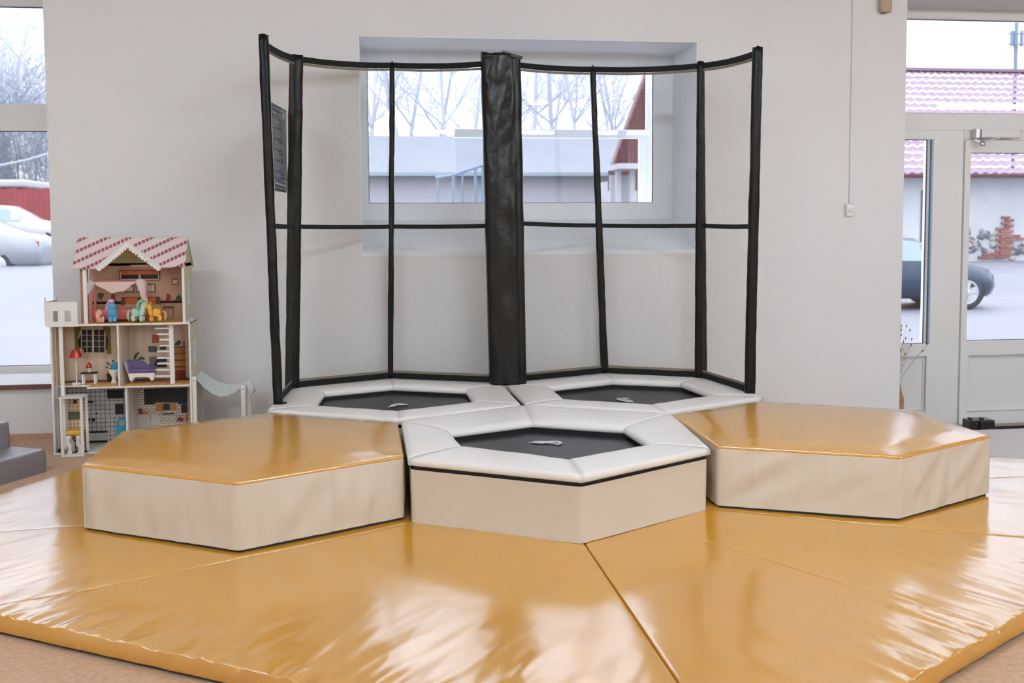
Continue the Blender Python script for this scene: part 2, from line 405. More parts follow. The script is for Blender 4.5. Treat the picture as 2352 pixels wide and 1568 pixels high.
# entrance: side light, transom light and door leaf
dgx = lambda u, v: P(u, v, y=YG).x
dz = lambda v, u=2200: P(u, v, y=YG).z
tr0, tr1 = dz(262), dz(46)
sl = (DX0+.05, dgx(2127, 500), dz(787), dz(321))
w3 = new('window_3', _frame_cells(DX0, dgx(2204, 500), ZL, dz(262)-.0, [sl, (DX0+.05, dgx(2122, 900), ZL+.1, dz(815))], YG-.03, YG+.05), PVC, kind='structure')
def pane(p, par):
    g = BM(); box(g, p[0]-.006, p[1]+.006, YG+.014, YG+.020, p[2]-.006, p[3]+.006); new('pane', g, GLASS, par)
    g = BM(); frame(g, p[0]-.002, p[1]+.002, p[2]-.002, p[3]+.002, .006, YG+.004, YG+.013, 0); new('gasket', g, GASK, par)
pane(sl, w3)
g = BM(); box(g, DX0+.05, dgx(2122, 900), YG+.0, YG+.03, ZL+.1, dz(815), .001); frame(g, DX0+.055, dgx(2122, 900)-.006, ZL+.108, dz(815)-.006, .012, YG-.012, YG+.0, .003); new('panel', g, PVC, w3)
# shade painted in steel blue: rebate beside the side light glass
g = BM(); box(g, sl[1]+.001, sl[1]+.014, YG-.032, YG+.012, sl[2], sl[3]); new('shadow_gap', g, mat('shadow_gap_blue', S(60, 92, 120), .3, .6), w3)
g = BM(); box(g, sl[1]+.014, sl[1]+.028, YG-.034, YG-.028, sl[2], sl[3]); new('bead', g, mat('bead_daylit', S(160, 180, 200), .3, .6), w3)  # bluish light on the bead is put into its colour
w4 = new('window_4', _frame_cells(DX0, DX1, dz(262), DZ1, [(DX0+.05, DX1-.1, dz(262)+.002+.0, tr1)], YG-.03, YG+.05), PVC, kind='structure')
pane((DX0+.05, DX1-.1, dz(262)+.004, tr1), w4)
b = BM(); box(b, DX0, DX1, YG-.036, YG+.05, dz(300), dz(262)+.002, .003); new('transom_bar', b, PVC, w4)
lx0, lx1 = dgx(2205, 500), dgx(2205, 500)+.98; lz0, lz1 = dz(972), dz(323)
gl = (dgx(2221, 400), lx1-.13, dz(783), dz(351)); pn = (dgx(2215, 870), lx1-.13, dz(945), dz(815))
d1 = new('door_1', _frame_cells(lx0+.004, lx1, lz0, lz1, [gl, pn], YG-.045, YG+.03), PVC, kind='structure')
pane(gl, d1)
g = BM(); box(g, pn[0], pn[1], YG-.01, YG+.02, pn[2], pn[3]); frame(g, pn[0]+.004, pn[1]-.004, pn[2]+.004, pn[3]-.004, .014, YG-.024, YG-.01, .003); new('panel', g, PVC, d1)
b = BM(); box(b, lx0, lx1+.02, YG-.03, YG+.03, lz0-.02, lz0-.0); new('door_seal', b, BLKF, d1, label='black seal under the door leaf')
b = BM(); box(b, lx0-.15, DX1, YG-.06, YG+.05, ZL, lz0-.018, .003); new('trim_3', b, mat('threshold', (.7, .69, .64), .4), kind='structure')
b = BM(); box(b, lx1+.004, DX1, YG-.03, YG+.05, ZL, dz(262)); new('trim_4', b, PVC, kind='structure')
b = BM(); box(b, lx0, lx1+.004, YG-.03, YG+.05, lz1+.006, dz(300)); new('trim_5', b, PVC, kind='structure')
# door closer
clo = thing('door_closer', P(2290, 318, y=YG-.06), 'white and chrome door closer with folding arm at the top of the glazed door', 'door closer')
yc = YG-.05
b = BM(); box(b, dgx(2237, 308), dgx(2237, 308)+.30, yc-.05, yc, dz(318), dz(299), .004); new('body', b, PVC, clo)
b = BM(); box(b, dgx(2224, 308), dgx(2233, 308), yc-.052, yc, dz(319), dz(298), .002); new('end_cap', b, METAL, clo, label='grey end cap')
b = BM(); a0 = P(2256, 325, y=yc-.06); a1 = P(2297, 316, y=yc-.14)
beam(b, a0, a1, .02, .008, .001); beam(b, a0+Vector((0, 0, -.01)), P(2240, 321, y=yc-.03), .018, .008, .001); new('arm', b, METAL, clo, label='chrome arm')
b = BM(); lathe(b, a0+Vector((0, 0, -.025)), [(.006, .045), (.012, .04), (.02, .012), (.02, 0), (.014, -.004)], 14); new('spindle', b, METAL, clo)
# ceiling lamps: pairs of fluorescent tubes
TUBE = mat('lamp_tube', (1, 1, 1), .5, emit=((.92, 1.04, 1.13), LAMP)); LBODY = mat('lamp_body', (.8, .8, .8), .4)
lamp_proto = None; rows = []; names = []
ORD = ('first', 'second', 'third', 'fourth', 'fifth')
for rn, (ry, xs_) in enumerate(((-1.2, (-3.1, .5, 3.9)), (-4.35, (-3.6, .95, 4.6, 7.9)), (-6.7, (-3.9, 6.2)), (-9.0, (-3.8, .55, 1.85, 3.9, 7.6)))):
    for k, lx in enumerate(xs_):
        rows.append((lx, ry)); names.append('white twin tube ceiling lamp, %s row from the window wall, %s from the left' % (ORD[rn], ORD[k]))
def LL(i): return names[i]
for li, (lx, ly) in enumerate(rows):
    if lamp_proto is None:
        lp = thing('ceiling_lamp', (lx, ly, 3.0), LL(0), 'lamp', 'twin tube ceiling lamps')
        b = BM(); box(b, lx-.66, lx+.66, ly-.09, ly+.09, 2.955, 3.0, .004); new('housing', b, LBODY, lp)
        for s in (-.045, .045):
            b = BM(); tube(b, [(lx-.62, ly+s, 2.93), (lx+.62, ly+s, 2.93)], .022, 10); new('tube', b, TUBE, lp, smooth=False)
        lamp_proto = lp
    else:
        r = lamp_proto.copy(); C.objects.link(r); r.location = (lx, ly, 3.0); r['label'] = LL(li)
        for ch in lamp_proto.children:
            c2 = ch.copy(); C.objects.link(c2); c2.parent = r; c2.matrix_parent_inverse = ch.matrix_parent_inverse.copy()
# cable trunking, socket, sensor box
b = BM(); x = P(1957, 200, y=YW).x; box(b, x-.010, x+.012, YW-.012, YW, P(1950, 468, y=YW).z, 3.0, .002)
trk = new('cable_trunking', b, WALL); tag(trk, 'thin white cable trunking running down the wall from the ceiling', 'cable trunking')
b = BM(); sx0 = P(1949, 485, y=YW); box(b, sx0.x-.026, sx0.x+.026, YW-.03, YW, P(1949, 496, y=YW).z, P(1949, 469, y=YW).z, .004)
sk = thing('wall_socket', (sx0.x, YW, sx0.z), 'small white outlet box at the lower end of the wall trunking', 'outlet box')
new('housing', b, PVC, sk)
b = BM(); box(b, sx0.x-.018, sx0.x+.018, YW-.036, YW-.03, sx0.z-.006, sx0.z+.02, .002); new('cover', b, WALL, sk)
b = BM(); q0 = P(2016, 30, y=YW); q1 = P(2041, 2, y=YW)
se = thing('sensor_box', (q0.x, YW, q0.z), 'small square beige box mounted high on the wall near the door opening', 'sensor')
box(b, q0.x, q1.x+.004, YW-.045, YW, q0.z, q1.z+.01, .010, 3); new('housing', b, mat('sensor_beige', S(176, 158, 134), .5), se)
b = BM(); box(b, q0.x+.02, q0.x+.05, YW-.03, YW-.004, q0.z-.006, q0.z+.002, .001); new('cable_gland', b, mat('gland', S(120, 100, 80), .5), se)

# ================================================================== TRAMPOLINES
ZM = .06; ZT = .331
def xy(u, v, z): q = P(u, v, z=z); return (q.x, q.y)
HF = [xy(*q, ZT) for q in ((1337, 1092), (1634, 1028), (1543, 948), (1202, 929), (920, 965), (935, 1052))]
HBL = [(-.668, .474), (-.012, .795), (-.026, 1.485), (-.690, 1.803), (-1.300, 1.53), (-1.345, .83)]
HBR = [(.675, .44), (1.335, .80), (1.255, 1.53), (.667, 1.80), (-.006, 1.485), (.012, .795)]
def tramp(poly, zbase, label, logo_px, inner_px=None):
    """hexagonal trampoline: skirt, black frame, six pad sections, bed with a logo"""
    poly = shrink(poly, .004)
    cx = sum(p[0] for p in poly)/6; cyy = sum(p[1] for p in poly)/6
    t = thing('hexagonal_trampoline', (cx, cyy, zbase), label, 'trampoline')
    if inner_px is None: inner = [(cx+(p[0]-cx)*.64, cyy+(p[1]-cyy)*.64) for p in poly]
    else: inner = inner_px
    # skirt
    sk_ = shrink(poly, .012)
    bm, side = block(poly_round(sk_, .02), zbase, ZT-.045, .05, .004, None, lambda L, f, n, t: .002*N3(L*3, f*2, cx), 6)
    bm.free(); new('skirt', side, WHV, t, smooth=True)
    # frame under pads (open in the middle)
    b = BM(); o_ = shrink(poly, .022); i_ = [(cx+(p[0]-cx)*1.06, cyy+(p[1]-cyy)*1.06) for p in inner]
    for k in range(6):
        q = [o_[k], o_[(k+1) % 6], i_[(k+1) % 6], i_[k]]; prism(b, q, ZT-.068, ZT-.030)
    new('frame', b, BLKF, t)
    # bed
    b = BM(); e_ = [(cx+(p[0]-cx)*1.05, cyy+(p[1]-cyy)*1.05) for p in inner]
    v0 = [b.verts.new((p[0], p[1], ZT-.052)) for p in e_]; b.faces.new(v0)
    bmesh.ops.triangulate(b, faces=b.faces[:]); bmesh.ops.subdivide_edges(b, edges=b.edges[:], cuts=5, use_grid_fill=True)
    for v in b.verts: v.co.z -= .006*max(0, 1-((v.co.x-cx)**2+(v.co.y-cyy)**2)/.2)
    r_ = bmesh.ops.extrude_face_region(b, geom=b.faces[:]); 
    for v in r_['geom']:
        if isinstance(v, bmesh.types.BMVert): v.co.z -= .003
    bmesh.ops.recalc_face_normals(b, faces=b.faces[:]); bed = new('bed', b, BED, t, smooth=False)
    # six pad sections with rolled edges
    for k in range(6):
        a0, a1 = Vector(poly[k]), Vector(poly[(k+1) % 6]); b0, b1 = Vector(inner[k]), Vector(inner[(k+1) % 6])
        b = BM(); nL, cols = 18, []
        prof = [(0.0, -.030), (-.004, -.018), (.0, -.006), (.025, .000), (.12, .002), (.5, .003), (.86, .002), (.955, -.002), (1.0, -.014), (1.004, -.030), (.97, -.036)]
        for i in range(nL+1):
            s = i/nL; pt = []
            pinch = max(0, 1-min(s, 1-s)/.02)
            for (wv, h) in prof:
                q = (a0.lerp(a1, s)).lerp(b0.lerp(b1, s), wv)
                hh = h - pinch*.0018*(1 if h > -.01 else 0) + .0016*N3(q.x*7, q.y*7, 3)*(1 if h > -.02 else 0) + .002*N3(s*4, wv*2, k+cx*3)*(h > -.005)
                pt.append(b.verts.new((q.x, q.y, ZT+hh)))
            cols.append(pt)
        for i in range(nL):
            for j in range(len(prof)-1): b.faces.new((cols[i][j], cols[i][j+1], cols[i+1][j+1], cols[i+1][j]))
            b.faces.new((cols[i][-1], cols[i][0], cols[i+1][0], cols[i+1][-1]))
        b.faces.new(cols[0]); b.faces.new(cols[-1][::-1])
        bmesh.ops.recalc_face_normals(b, faces=b.faces[:]); new('pad_section', b, WHP, t, smooth=True)
    # logo
    zb = ZT-.054
    b = BM()
    for pl in logo_px:
        vv = [P(u, v, z=zb) for u, v in pl]; vv = [b.verts.new((q.x, q.y, zb+.0012)) for q in vv]; f_ = b.faces.new(vv)
    r_ = bmesh.ops.extrude_face_region(b, geom=b.faces[:])
    for v in r_['geom']:
        if isinstance(v, bmesh.types.BMVert): v.co.z += .001
    bmesh.ops.triangulate(b, faces=b.faces[:]); bmesh.ops.recalc_face_normals(b, faces=b.faces[:])
    new('logo', b, LOGO, bed, label='pale printed logo on the bed')
    return t
zc = lambda x0, y0, s, pts: [(x0+a/s, y0+b_/s) for a, b_ in pts]
logoF = [zc(1190, 1000, 18.09, q) for q in (
    [(415, 296), (640, 272), (690, 245), (1000, 240), (1150, 252), (1120, 330), (990, 345), (640, 322)],
    [(1150, 252), (1420, 236), (1640, 240), (1780, 262), (1650, 290), (1560, 284), (1340, 292), (1120, 330)],
    [(1650, 290), (1780, 262), (1835, 305), (1800, 345), (1690, 398), (1530, 385), (1600, 345), (1700, 330)],
    [(1120, 330), (1340, 300), (1400, 312), (1600, 325), (1600, 345), (1400, 345), (1250, 332)])]
logoR = [zc(1390, 900, 23.52, q) for q in (
    [(600, 385), (650, 345), (860, 335), (860, 380), (1000, 420), (1090, 395), (1240, 445), (1400, 445), (1590, 580), (1360, 545), (1260, 570), (1000, 515), (700, 445)],
    [(870, 330), (1270, 330), (1290, 375), (1090, 395), (960, 385)])]
logoL = [zc(600, 840, 3.36, q) for q in ([(975, 322), (1010, 298), (1070, 290), (1140, 300), (1100, 306), (1050, 306), (1020, 318)],)]
inF = [xy(*q, ZT) for q in ((1305, 1051), (1492, 1018), (1432, 980), (1224, 966), (1034, 990), (1062, 1021))]
tF = tramp(HF, ZM, 'hexagonal trampoline at the front with white pads and slate bed, between two yellow mats', logoF, inF)
tL = tramp(HBL, 0, 'rear left hexagonal trampoline with white pads below the left net', logoL)
tR = tramp(HBR, 0, 'rear right hexagonal trampoline with white pads below the right net', logoR)

# ================================================================== YELLOW HEXAGON BLOCKS
def hexblock(poly, label, seed, fold):
    cx = sum(p[0] for p in poly)/6; cyy = sum(p[1] for p in poly)/6
    t = thing('hexagonal_block', (cx, cyy, ZM), label, 'soft block')
    pr = poly_round(poly, .014, 4); CO = [Vector(p) for p in poly]
    ed = [(Vector(poly[i]), Vector(poly[(i+1) % 6])) for i in range(6)]
    def edist(x, y):
        best = (9, 0, 0)
        for i, (a, b_) in enumerate(ed):
            e = (b_-a); L = e.length; e = e/L; d = Vector((x, y))-a; s = d.dot(e); w_ = abs(d.x*e.y-d.y*e.x)
            if w_ < best[0]: best = (w_, s, i)
        return best
    def top(x, y):
        w_, s, i = edist(x, y)
        rr = math.hypot(x-cx, y-cyy)
        cr = min(abs(math.hypot(x-p[0], y-p[1])) for p in poly)
        return .024*max(0, 1-(rr/.70)**2)*min(1, w_/.12) + .004*(1-math.exp(-w_/.05)) + .0022*min(1, w_/.03)*math.exp(-w_/.10)*N3(s*16, w_*3, seed+i*5) + .002*N3(x*3, y*3, seed) +   .005*min(1, w_/.04)*math.exp(-cr/.16)*N3(x*14+y*6, y*14-x*6, seed+2)
    def side(L, f, n, tco):
        k = fold[0]; skew = fold[1]; q2 = Vector((tco.x, tco.y)); dc = min((q2-c_).length for c_ in CO); at = min(1, dc/.07)*(1-.75*f**5)
        return at*1.35*(.018*f**.6*(1-.35*f)*N3(L*9+f*skew, f*1.1, seed) + .014*f*N3(L*19+f*skew*.5, f, seed+9)*k + .006*math.sin(PI*f)*.8)
    tp, sd = block(pr, ZM+.012, ZT, .022, .010, top, side, 12)
    new('top_cover', tp, YELT, t, smooth=True, label='glossy yellow top cover')
    new('side_skirt', sd, WHV, t, smooth=True, label='creased cream side skirt')
    # welted seam
    b = BM(); q = shrink(pr, .001); pts = [(p[0], p[1], ZT-.009) for p in q]; tube(b, pts+[pts[0]], .0022, 6, False); new('seam', b, mat('yellow_piping', (.62, .27, .035), .7, .2), t, smooth=True)
    b = BM(); prism(b, shrink(pr, .012), ZM, ZM+.014); new('base', b, BLKF, t, label='black underside')
    return t
HL = [xy(*q, ZT) for q in ((545, 1108), (927, 1046), (913, 969), (622, 947), (278, 990), (187, 1066))]
HR = [xy(*q, ZT) for q in ((2068, 1048), (2277, 1000), (2085, 940), (1745, 921), (1543, 951), (1648, 1024))]
hexblock(HL, 'yellow topped hexagonal soft block with cream sides, in front of the dollhouse', 3, (1.3, 1.0))
hexblock(HR, 'yellow topped hexagonal soft block with cream sides, in front of the glazed door', 11, (1.0, 3.5))

# ================================================================== FLOOR MATS (wedges round the front trampoline)
Vl, Vt, Vr = (-2.06, -1.165), (.017, -2.466), (2.06, -1.135)
Ml, Mr = (-1.02, -1.815), (1.065, -1.785)
c0 = (.010, -.03)
wedges = [
 ('front left', [c0, Vl, Vt], 'big yellow floor mat at the left front, with short bright creases along its front edge'),
 ('front mid right', [c0, Vt, Mr], 'yellow floor mat wedge at the front right of the dark centre seam'),
 ('front right', [c0, Mr, Vr], 'yellow floor mat wedge at the right front, below the right soft block'),
 ('right', [c0, Vr, (2.78, -.05)], 'yellow floor mat wedge at the right edge, beyond the right soft block'),
 ('right back', [c0, (2.78, -.05), (3.02, .07), (2.417, .388), (1.50, .874)], 'yellow floor mat behind the right soft block, beside the pale floor mat'),
 ('left', [c0, (-2.80, -.30), Vl], 'yellow floor mat wedge at the left edge, left of the left soft block'),
 ('left back', [c0, (-1.50, .86), (-2.27, .86), (-2.518, .409), (-2.80, -.30)], 'yellow floor mat behind the left soft block, beside the grey foam steps')]
OUT = [(Vl, Ml), (Ml, Vt), (Vt, Mr), (Mr, Vr), (Vr, (2.78, -.05)), ((-2.80, -.30), Vl)]
def matfn(poly, seed):
    outs = [(Vector(a), Vector(b_)) for a, b_ in OUT]
    N = len(poly); allv = [(Vector(poly[i]), Vector(poly[(i+1) % N])) for i in range(N)]
    def f(x, y):
        p = Vector((x, y)); z = 0
        for i, (a, b_) in enumerate(outs):
            e = b_-a; L = e.length; e = e/L; d = p-a; s = d.dot(e); w_ = d.x*(-e.y)+d.y*e.x
            if w_ < -.02 or w_ > 1.0: continue
            g = .5+.5*N3(s*1.7+i*3, .3, seed)
            env = math.exp(-w_/(.20+.16*g))
            z += env*.0055*N3(s*8+w_*1.0*(1 if i < 3 else -1.5), w_*.6, i*3+seed*.1)
            sk = .9 if i == 0 else (-1.1 if i < 4 else .5)
            cr = max(0, 1-abs(N3(s*6.5+w_*sk, w_*.35, i*5+2.3))*5.5); cr2 = max(0, 1-abs(N3(s*13+w_*sk*2, w_*.7, i*7+9))*4)
            z += math.exp(-w_/.24)*(.0060*cr*cr*(.3+g)+.0028*cr2)
        for (a, b_) in allv:      # slight pull-down at seams
            e = b_-a; L = e.length; e = e/L; d = p-a; w_ = abs(d.x*(-e.y)+d.y*e.x); z -= .0012*math.exp(-w_/.02)
        wm = min(abs((p-a).x*(b_-a).normalized().y-(p-a).y*(b_-a).normalized().x) for a, b_ in outs[:4]+outs[4:]) if poly[1] in (Vl, Vr) or len(poly) == 5 or poly[1] == (-2.80, -.30) else 1
        z += .014*(1-math.exp(-wm/.28)) - .014 if wm < 1 else 0
        z += .004*N3(x*1.6, y*1.6, 4)+.0014*N3(x*6, y*2.5, 9)
        return z
    return f
def sidefold(L, f, n, t): return .004*math.sin(PI*f)+.0025*N3(L*16+f*1.5, f*.6, 2)
for i, (nm, poly, lab) in enumerate(wedges):
    q = shrink(poly, .0012)
    if i < 2: q = [(p[0]+(-.003 if i == 0 else .003)*(abs(p[0]) < .1), p[1]) for p in q]
    cx = sum(p[0] for p in q)/len(q); cyy = sum(p[1] for p in q)/len(q)
    t = thing('floor_mat', (cx, cyy, 0), lab, 'mat')
    # very sharp centre corners are trimmed
    tp, sd = block(q, .012, ZM, .016, .0035, matfn(q, i), sidefold, 5)
    new('cover', tp, YEL, t, smooth=True); new('side', sd, YEL, t, smooth=True)
    b = BM(); prism(b, shrink(q, .012), 0, .014); new('base', b, BLKF, t, label='dark anti-slip underside')
# pale grey mat at the step
b = BM(); q = [xy(2190, 990, .02), xy(2500, 1075, .02), xy(2700, 1010, .02), xy(2352, 998.5, .02)]
g1 = [(2.20, .55), (3.20, .02), (4.2, .4), (4.2, 1.19), (2.35, 1.19)]
tp, sd = block(g1, .002, .022, .08, .006, None, None, 2)
t = thing('door_mat', (3, .8, 0), 'pale grey flat floor mat between the right yellow mats and the entrance', 'mat')
new('cover', tp, mat('pale_grey_mat', S(196, 190, 190), .55, .4, bump=(300, .3, .001)), t, smooth=True); new('side', sd, MATS['pale_grey_mat'], t)
b = BM(); box(b, 2.95, 4.6, 1.30, 2.28, ZL, ZL+.014, .004)
dm = new('door_mat', b, BROWNMAT); tag(dm, 'dark brown doormat on the lower floor in front of the door', 'mat')

# ================================================================== NETS
ZR = ZT
poles = [  # bottom xyz, top xyz
 ((-1.300, 1.00, ZR), (-1.338, 1.03, 2.283)), ((-1.268, 1.545, ZR), (-1.207, 1.545, 2.262)), ((-.690, 1.835, ZR), (-.653, 1.835, 2.262)),
 ((-.010, 1.525, ZR), (-.024, 1.525, 2.272)), ((.672, 1.835, ZR), (.596, 1.835, 2.256)), ((1.215, 1.545, ZR), (1.200, 1.545, 2.256)), ((1.300, .93, ZR), (1.325, .93, 2.245))]
def lerp3(a, b_, t): return Vector(a).lerp(Vector(b_), t)
def net_panel(A, B, zb, zt, sag, par, hem=False, seed=0, offA=0, offB=0):
    """A,B: poles (bottom, top); net cloth with uv in metres"""
    nX, nZ = 14, 16; b = BM(); uvl = b.loops.layers.uv.new('UVMap'); grid = []
    L = (Vector(A[0])-Vector(B[0])).length
    dirn = (Vector(B[0])-Vector(A[0])).normalized(); nor = Vector((dirn.y, -dirn.x, 0))
    for i in range(nX+1):
        s = i/nX; col = []
        for j in range(nZ+1):
            f = j/nZ
            hz = zb+(zt-sag*4*s*(1-s)-zb)*f
            ta = (hz-A[0][2])/(A[1][2]-A[0][2]); pa = lerp3(A[0], A[1], ta); pb = lerp3(B[0], B[1], ta)
            q = pa.lerp(pb, s); edge = min(s, 1-s, .15)/.15
            q += nor*edge*(.006*N3(s*3, f*4, seed)+.004*N3(s*9, f*11, seed+4))
            col.append((b.verts.new(q), (s*L, hz)))
        grid.append(col)
    for i in range(nX):
        for j in range(nZ):
            cs = (grid[i][j], grid[i+1][j], grid[i+1][j+1], grid[i][j+1]); f_ = b.faces.new([c[0] for c in cs])
            for lp_, c in zip(f_.loops, cs): lp_[uvl].uv = c[1]
    return new('net_hem' if hem else 'net_panel', b, NETHEM if hem else NET, par, smooth=True)
def band(A, B, zc_, h, sag, par, name, th=.004, seed=0, mt=None):
    b = BM(); n = 16; dirn = (Vector(B[0])-Vector(A[0])).normalized(); nor = Vector((dirn.y, -dirn.x, 0)); rings = []
    for i in range(n+1):
        s = i/n; z = (zc_[0]*(1-s)+zc_[1]*s)-sag*4*s*(1-s)+.001*N3(s*5, seed)
        ta = (z-A[0][2])/(A[1][2]-A[0][2]); q = lerp3(A[0], A[1], ta).lerp(lerp3(B[0], B[1], ta), s); q.z = z
        o = nor*th; u = Vector((0, 0, h/2))
        rings.append([b.verts.new(q+o+u), b.verts.new(q-o+u), b.verts.new(q-o-u), b.verts.new(q+o-u)])
    for i in range(n):
        for k in range(4): b.faces.new((rings[i][k], rings[i][(k+1) % 4], rings[i+1][(k+1) % 4], rings[i+1][k]))
    b.faces.new(rings[0][::-1]); b.faces.new(rings[-1]); bmesh.ops.recalc_face_normals(b, faces=b.faces[:])
    return new(name, b, mt or BLKW, par, smooth=False)
def sleeve(A, B, wtop, wbot, dep, par, ang=0, name='pole_sleeve', seed=0, wr=.003, rows=60, nseg=24, sq=2.4, mt=None, tip=.012):
    """padded fabric sleeve round a pole: superellipse section, creased"""
    A = Vector(A); B = Vector(B); b = BM(); rings = []
    ca, sa = math.cos(ang), math.sin(ang)
    for j in range(rows+1):
        f = j/rows; c = A.lerp(B, f); w_ = (wbot*(1-f)+wtop*f)/2; d_ = dep/2; ring = []
        for k in range(nseg):
            a = 2*PI*k/nseg; cx_, sx_ = math.cos(a), math.sin(a)
            x_ = math.copysign(abs(cx_)**(2/sq), cx_)*w_; y_ = math.copysign(abs(sx_)**(2/sq), sx_)*d_
            dd = wr*(N3(math.cos(a)*1.5+seed, f*9, math.sin(a)*1.5)+.8*N3(k*.35, f*30+k*.25, seed))
            n_ = Vector((x_/max(w_, .001), y_/max(d_, .001))).normalized()
            x_ += n_.x*dd; y_ += n_.y*dd
            ring.append(b.verts.new((c.x+x_*ca-y_*sa, c.y+x_*sa+y_*ca, c.z+(tip*N3(k*.5, seed+2) if j == rows else 0))))
        rings.append(ring)
    for j in range(rows):
        for k in range(nseg): b.faces.new((rings[j][k], rings[j][(k+1) % nseg], rings[j+1][(k+1) % nseg], rings[j+1][k]))
    b.faces.new(rings[0][::-1]); b.faces.new(rings[-1])
    return new(name, b, mt or BLK, par, smooth=True)
TB = .045  # top band hangs this far below the tops
def enclosure(idx, label, ztops, zmids, sleeves):
    t = thing('safety_net', (lerp3(poles[idx[0]][0], poles[idx[-1]][0], .5)), label, 'safety net')
    for a in range(3):
        A, B = poles[idx[a]], poles[idx[a+1]]
        z1 = min(ztops[a], ztops[a+1])
        net_panel(A, B, ZR+.03, (ztops[a]+ztops[a+1])/2+.002, .012, t, seed=a+idx[0]*3)
        band(A, B, (ztops[a], ztops[a+1]), .034, .012, t, 'top_band', seed=a)
        band(A, B, (zmids[a], zmids[a+1]), .026, .003, t, 'middle_band', seed=a+5)
        band(A, B, (ZR+.018, ZR+.018), .036, 0, t, 'bottom_band', seed=a+9)
        band(A, B, (ZR+.044, ZR+.044), .014, 0, t, 'net_hem', th=.0005, mt=mat('hem_tan', (.20, .17, .12), .8))
        band(A, B, (ztops[a]-.026, ztops[a+1]-.026), .014, .012, t, 'net_hem', th=.0005, mt=MATS['hem_tan'])
    for (pi_, wt, wb_, dp, ang, sd) in sleeves:
        sleeve(poles[pi_][0], poles[pi_][1], wt, wb_, dp, t, ang, seed=sd)
    return t
zt = [P(*q, y=pp[1][1]).z for q, pp in zip(((612, 100), (684, 135), (900, 150), (1105, 143), (1362, 159), (1608, 151), (1735, 122)), poles)]
zm = [P(*q, y=pp[0][1]).z for q, pp in zip(((630, 518), (672, 520), (897, 520), (1150, 518), (1372, 518), (1615, 518), (1722, 520)), poles)]
enL = enclosure((0, 1, 2, 3), 'left black safety net with a printed warning sheet, behind the rear left trampoline', zt[:4], zm[:4],
    [(0, .050, .050, .046, 0, 1), (1, .080, .082, .05, .15, 2), (2, .030, .036, .03, 0, 3)])
enR = enclosure((3, 4, 5, 6), 'right black safety net behind the rear right trampoline, next to the wall trunking', [zt[3]+.0, *zt[4:]], [P(1197, 511, y=1.6).z, *zm[4:]],
    [(4, .034, .052, .034, 0, 4), (5, .046, .078, .045, -.15, 5), (6, .056, .060, .05, 0, 6)])
for e_, (a, nm) in ((enL, (poles[2][1], 'pole_tip')), (enR, (poles[4][1], 'pole_tip'))):
    b = BM(); lathe(b, (a[0], a[1], a[2]-.01), [(.012, 0), (.010, .012), (.002, .03)], 8); new(nm, b, BLKF, e_)
b = BM(); qa = P(638, 927, z=ZT); lathe(b, (qa.x+.015, qa.y, ZT-.004), [(.04, 0), (.04, .006), (.028, .012)], 12); new('pole_foot', b, BLK, enL)
# wide padded sleeve where both nets meet, modelled with folds
pp = thing('pole_pad', poles[3][0], 'wide black vinyl pole pad between the two safety nets', 'pole pad')
def bigpad():
    b = BM(); rows, n = 150, 48; rings = []
    A, B = Vector(poles[3][0]), Vector(poles[3][1]); A = A+Vector((.014, -.03, 0)); B = B+Vector((-.004, -.03, 0))
    for j in range(rows+1):
        f = j/rows; c = A.lerp(B, f); ring = []
        wx = (.112*(1-f)+.118*f); wy = .055
        for k in range(n):
            a = 2*PI*k/n; cx_, sx_ = math.cos(a), math.sin(a)
            x_ = math.copysign(abs(cx_)**.62, cx_)*wx; y_ = math.copysign(abs(sx_)**.62, sx_)*wy
            h = f*1.95
            front = max(0, -sx_)
            # folded seam on the right third, plus diagonal tension creases in the upper part
            gx = x_/wx
            dd = .010*math.exp(-((gx-.48)/.10)**2)*(1+.5*N3(h*3, 1)) - .010*math.exp(-((gx-.66)/.07)**2) + .012*math.exp(-((gx+.15)/.35)**2)*(.4+.6*N3(h*1.5, 5))
            up = max(0, f-.45)/.55
            dd += up*.024*N3(gx*1.8-h*5.0, h*1.2+gx*2.5, 8) + .007*N3(gx*3, h*6, 3) + up*.016*abs(N3(gx*2+h*7, h*4-gx*4, 12))
            y_ -= front*dd
            x_ += .003*N3(h*5, 7)*(1 if cx_ > 0 else -1)
            ring.append(b.verts.new((c.x+x_, c.y+y_, c.z+(.012*N3(gx*2, 1.3)+.012*gx*(-1) if j == rows else 0))))
        rings.append(ring)
    for j in range(rows):
        for k in range(n): b.faces.new((rings[j][k], rings[j][(k+1) % n], rings[j+1][(k+1) % n], rings[j+1][k]))
    b.faces.new(rings[0][::-1]); b.faces.new(rings[-1]); return b
new('pad', bigpad(), mat('black_vinyl_pad', (.007, .0065, .005), .27, .30, bump=(6, .25, .03), bump2=(240, .08, .001)), pp, smooth=True)
b = BM(); tpz = poles[3][1]; beam(b, (tpz[0]+.0, tpz[1]-.088, 2.280), (tpz[0]+.118, tpz[1]-.082, 2.250), .004, .018); new('top_flap', b, BLK, pp)
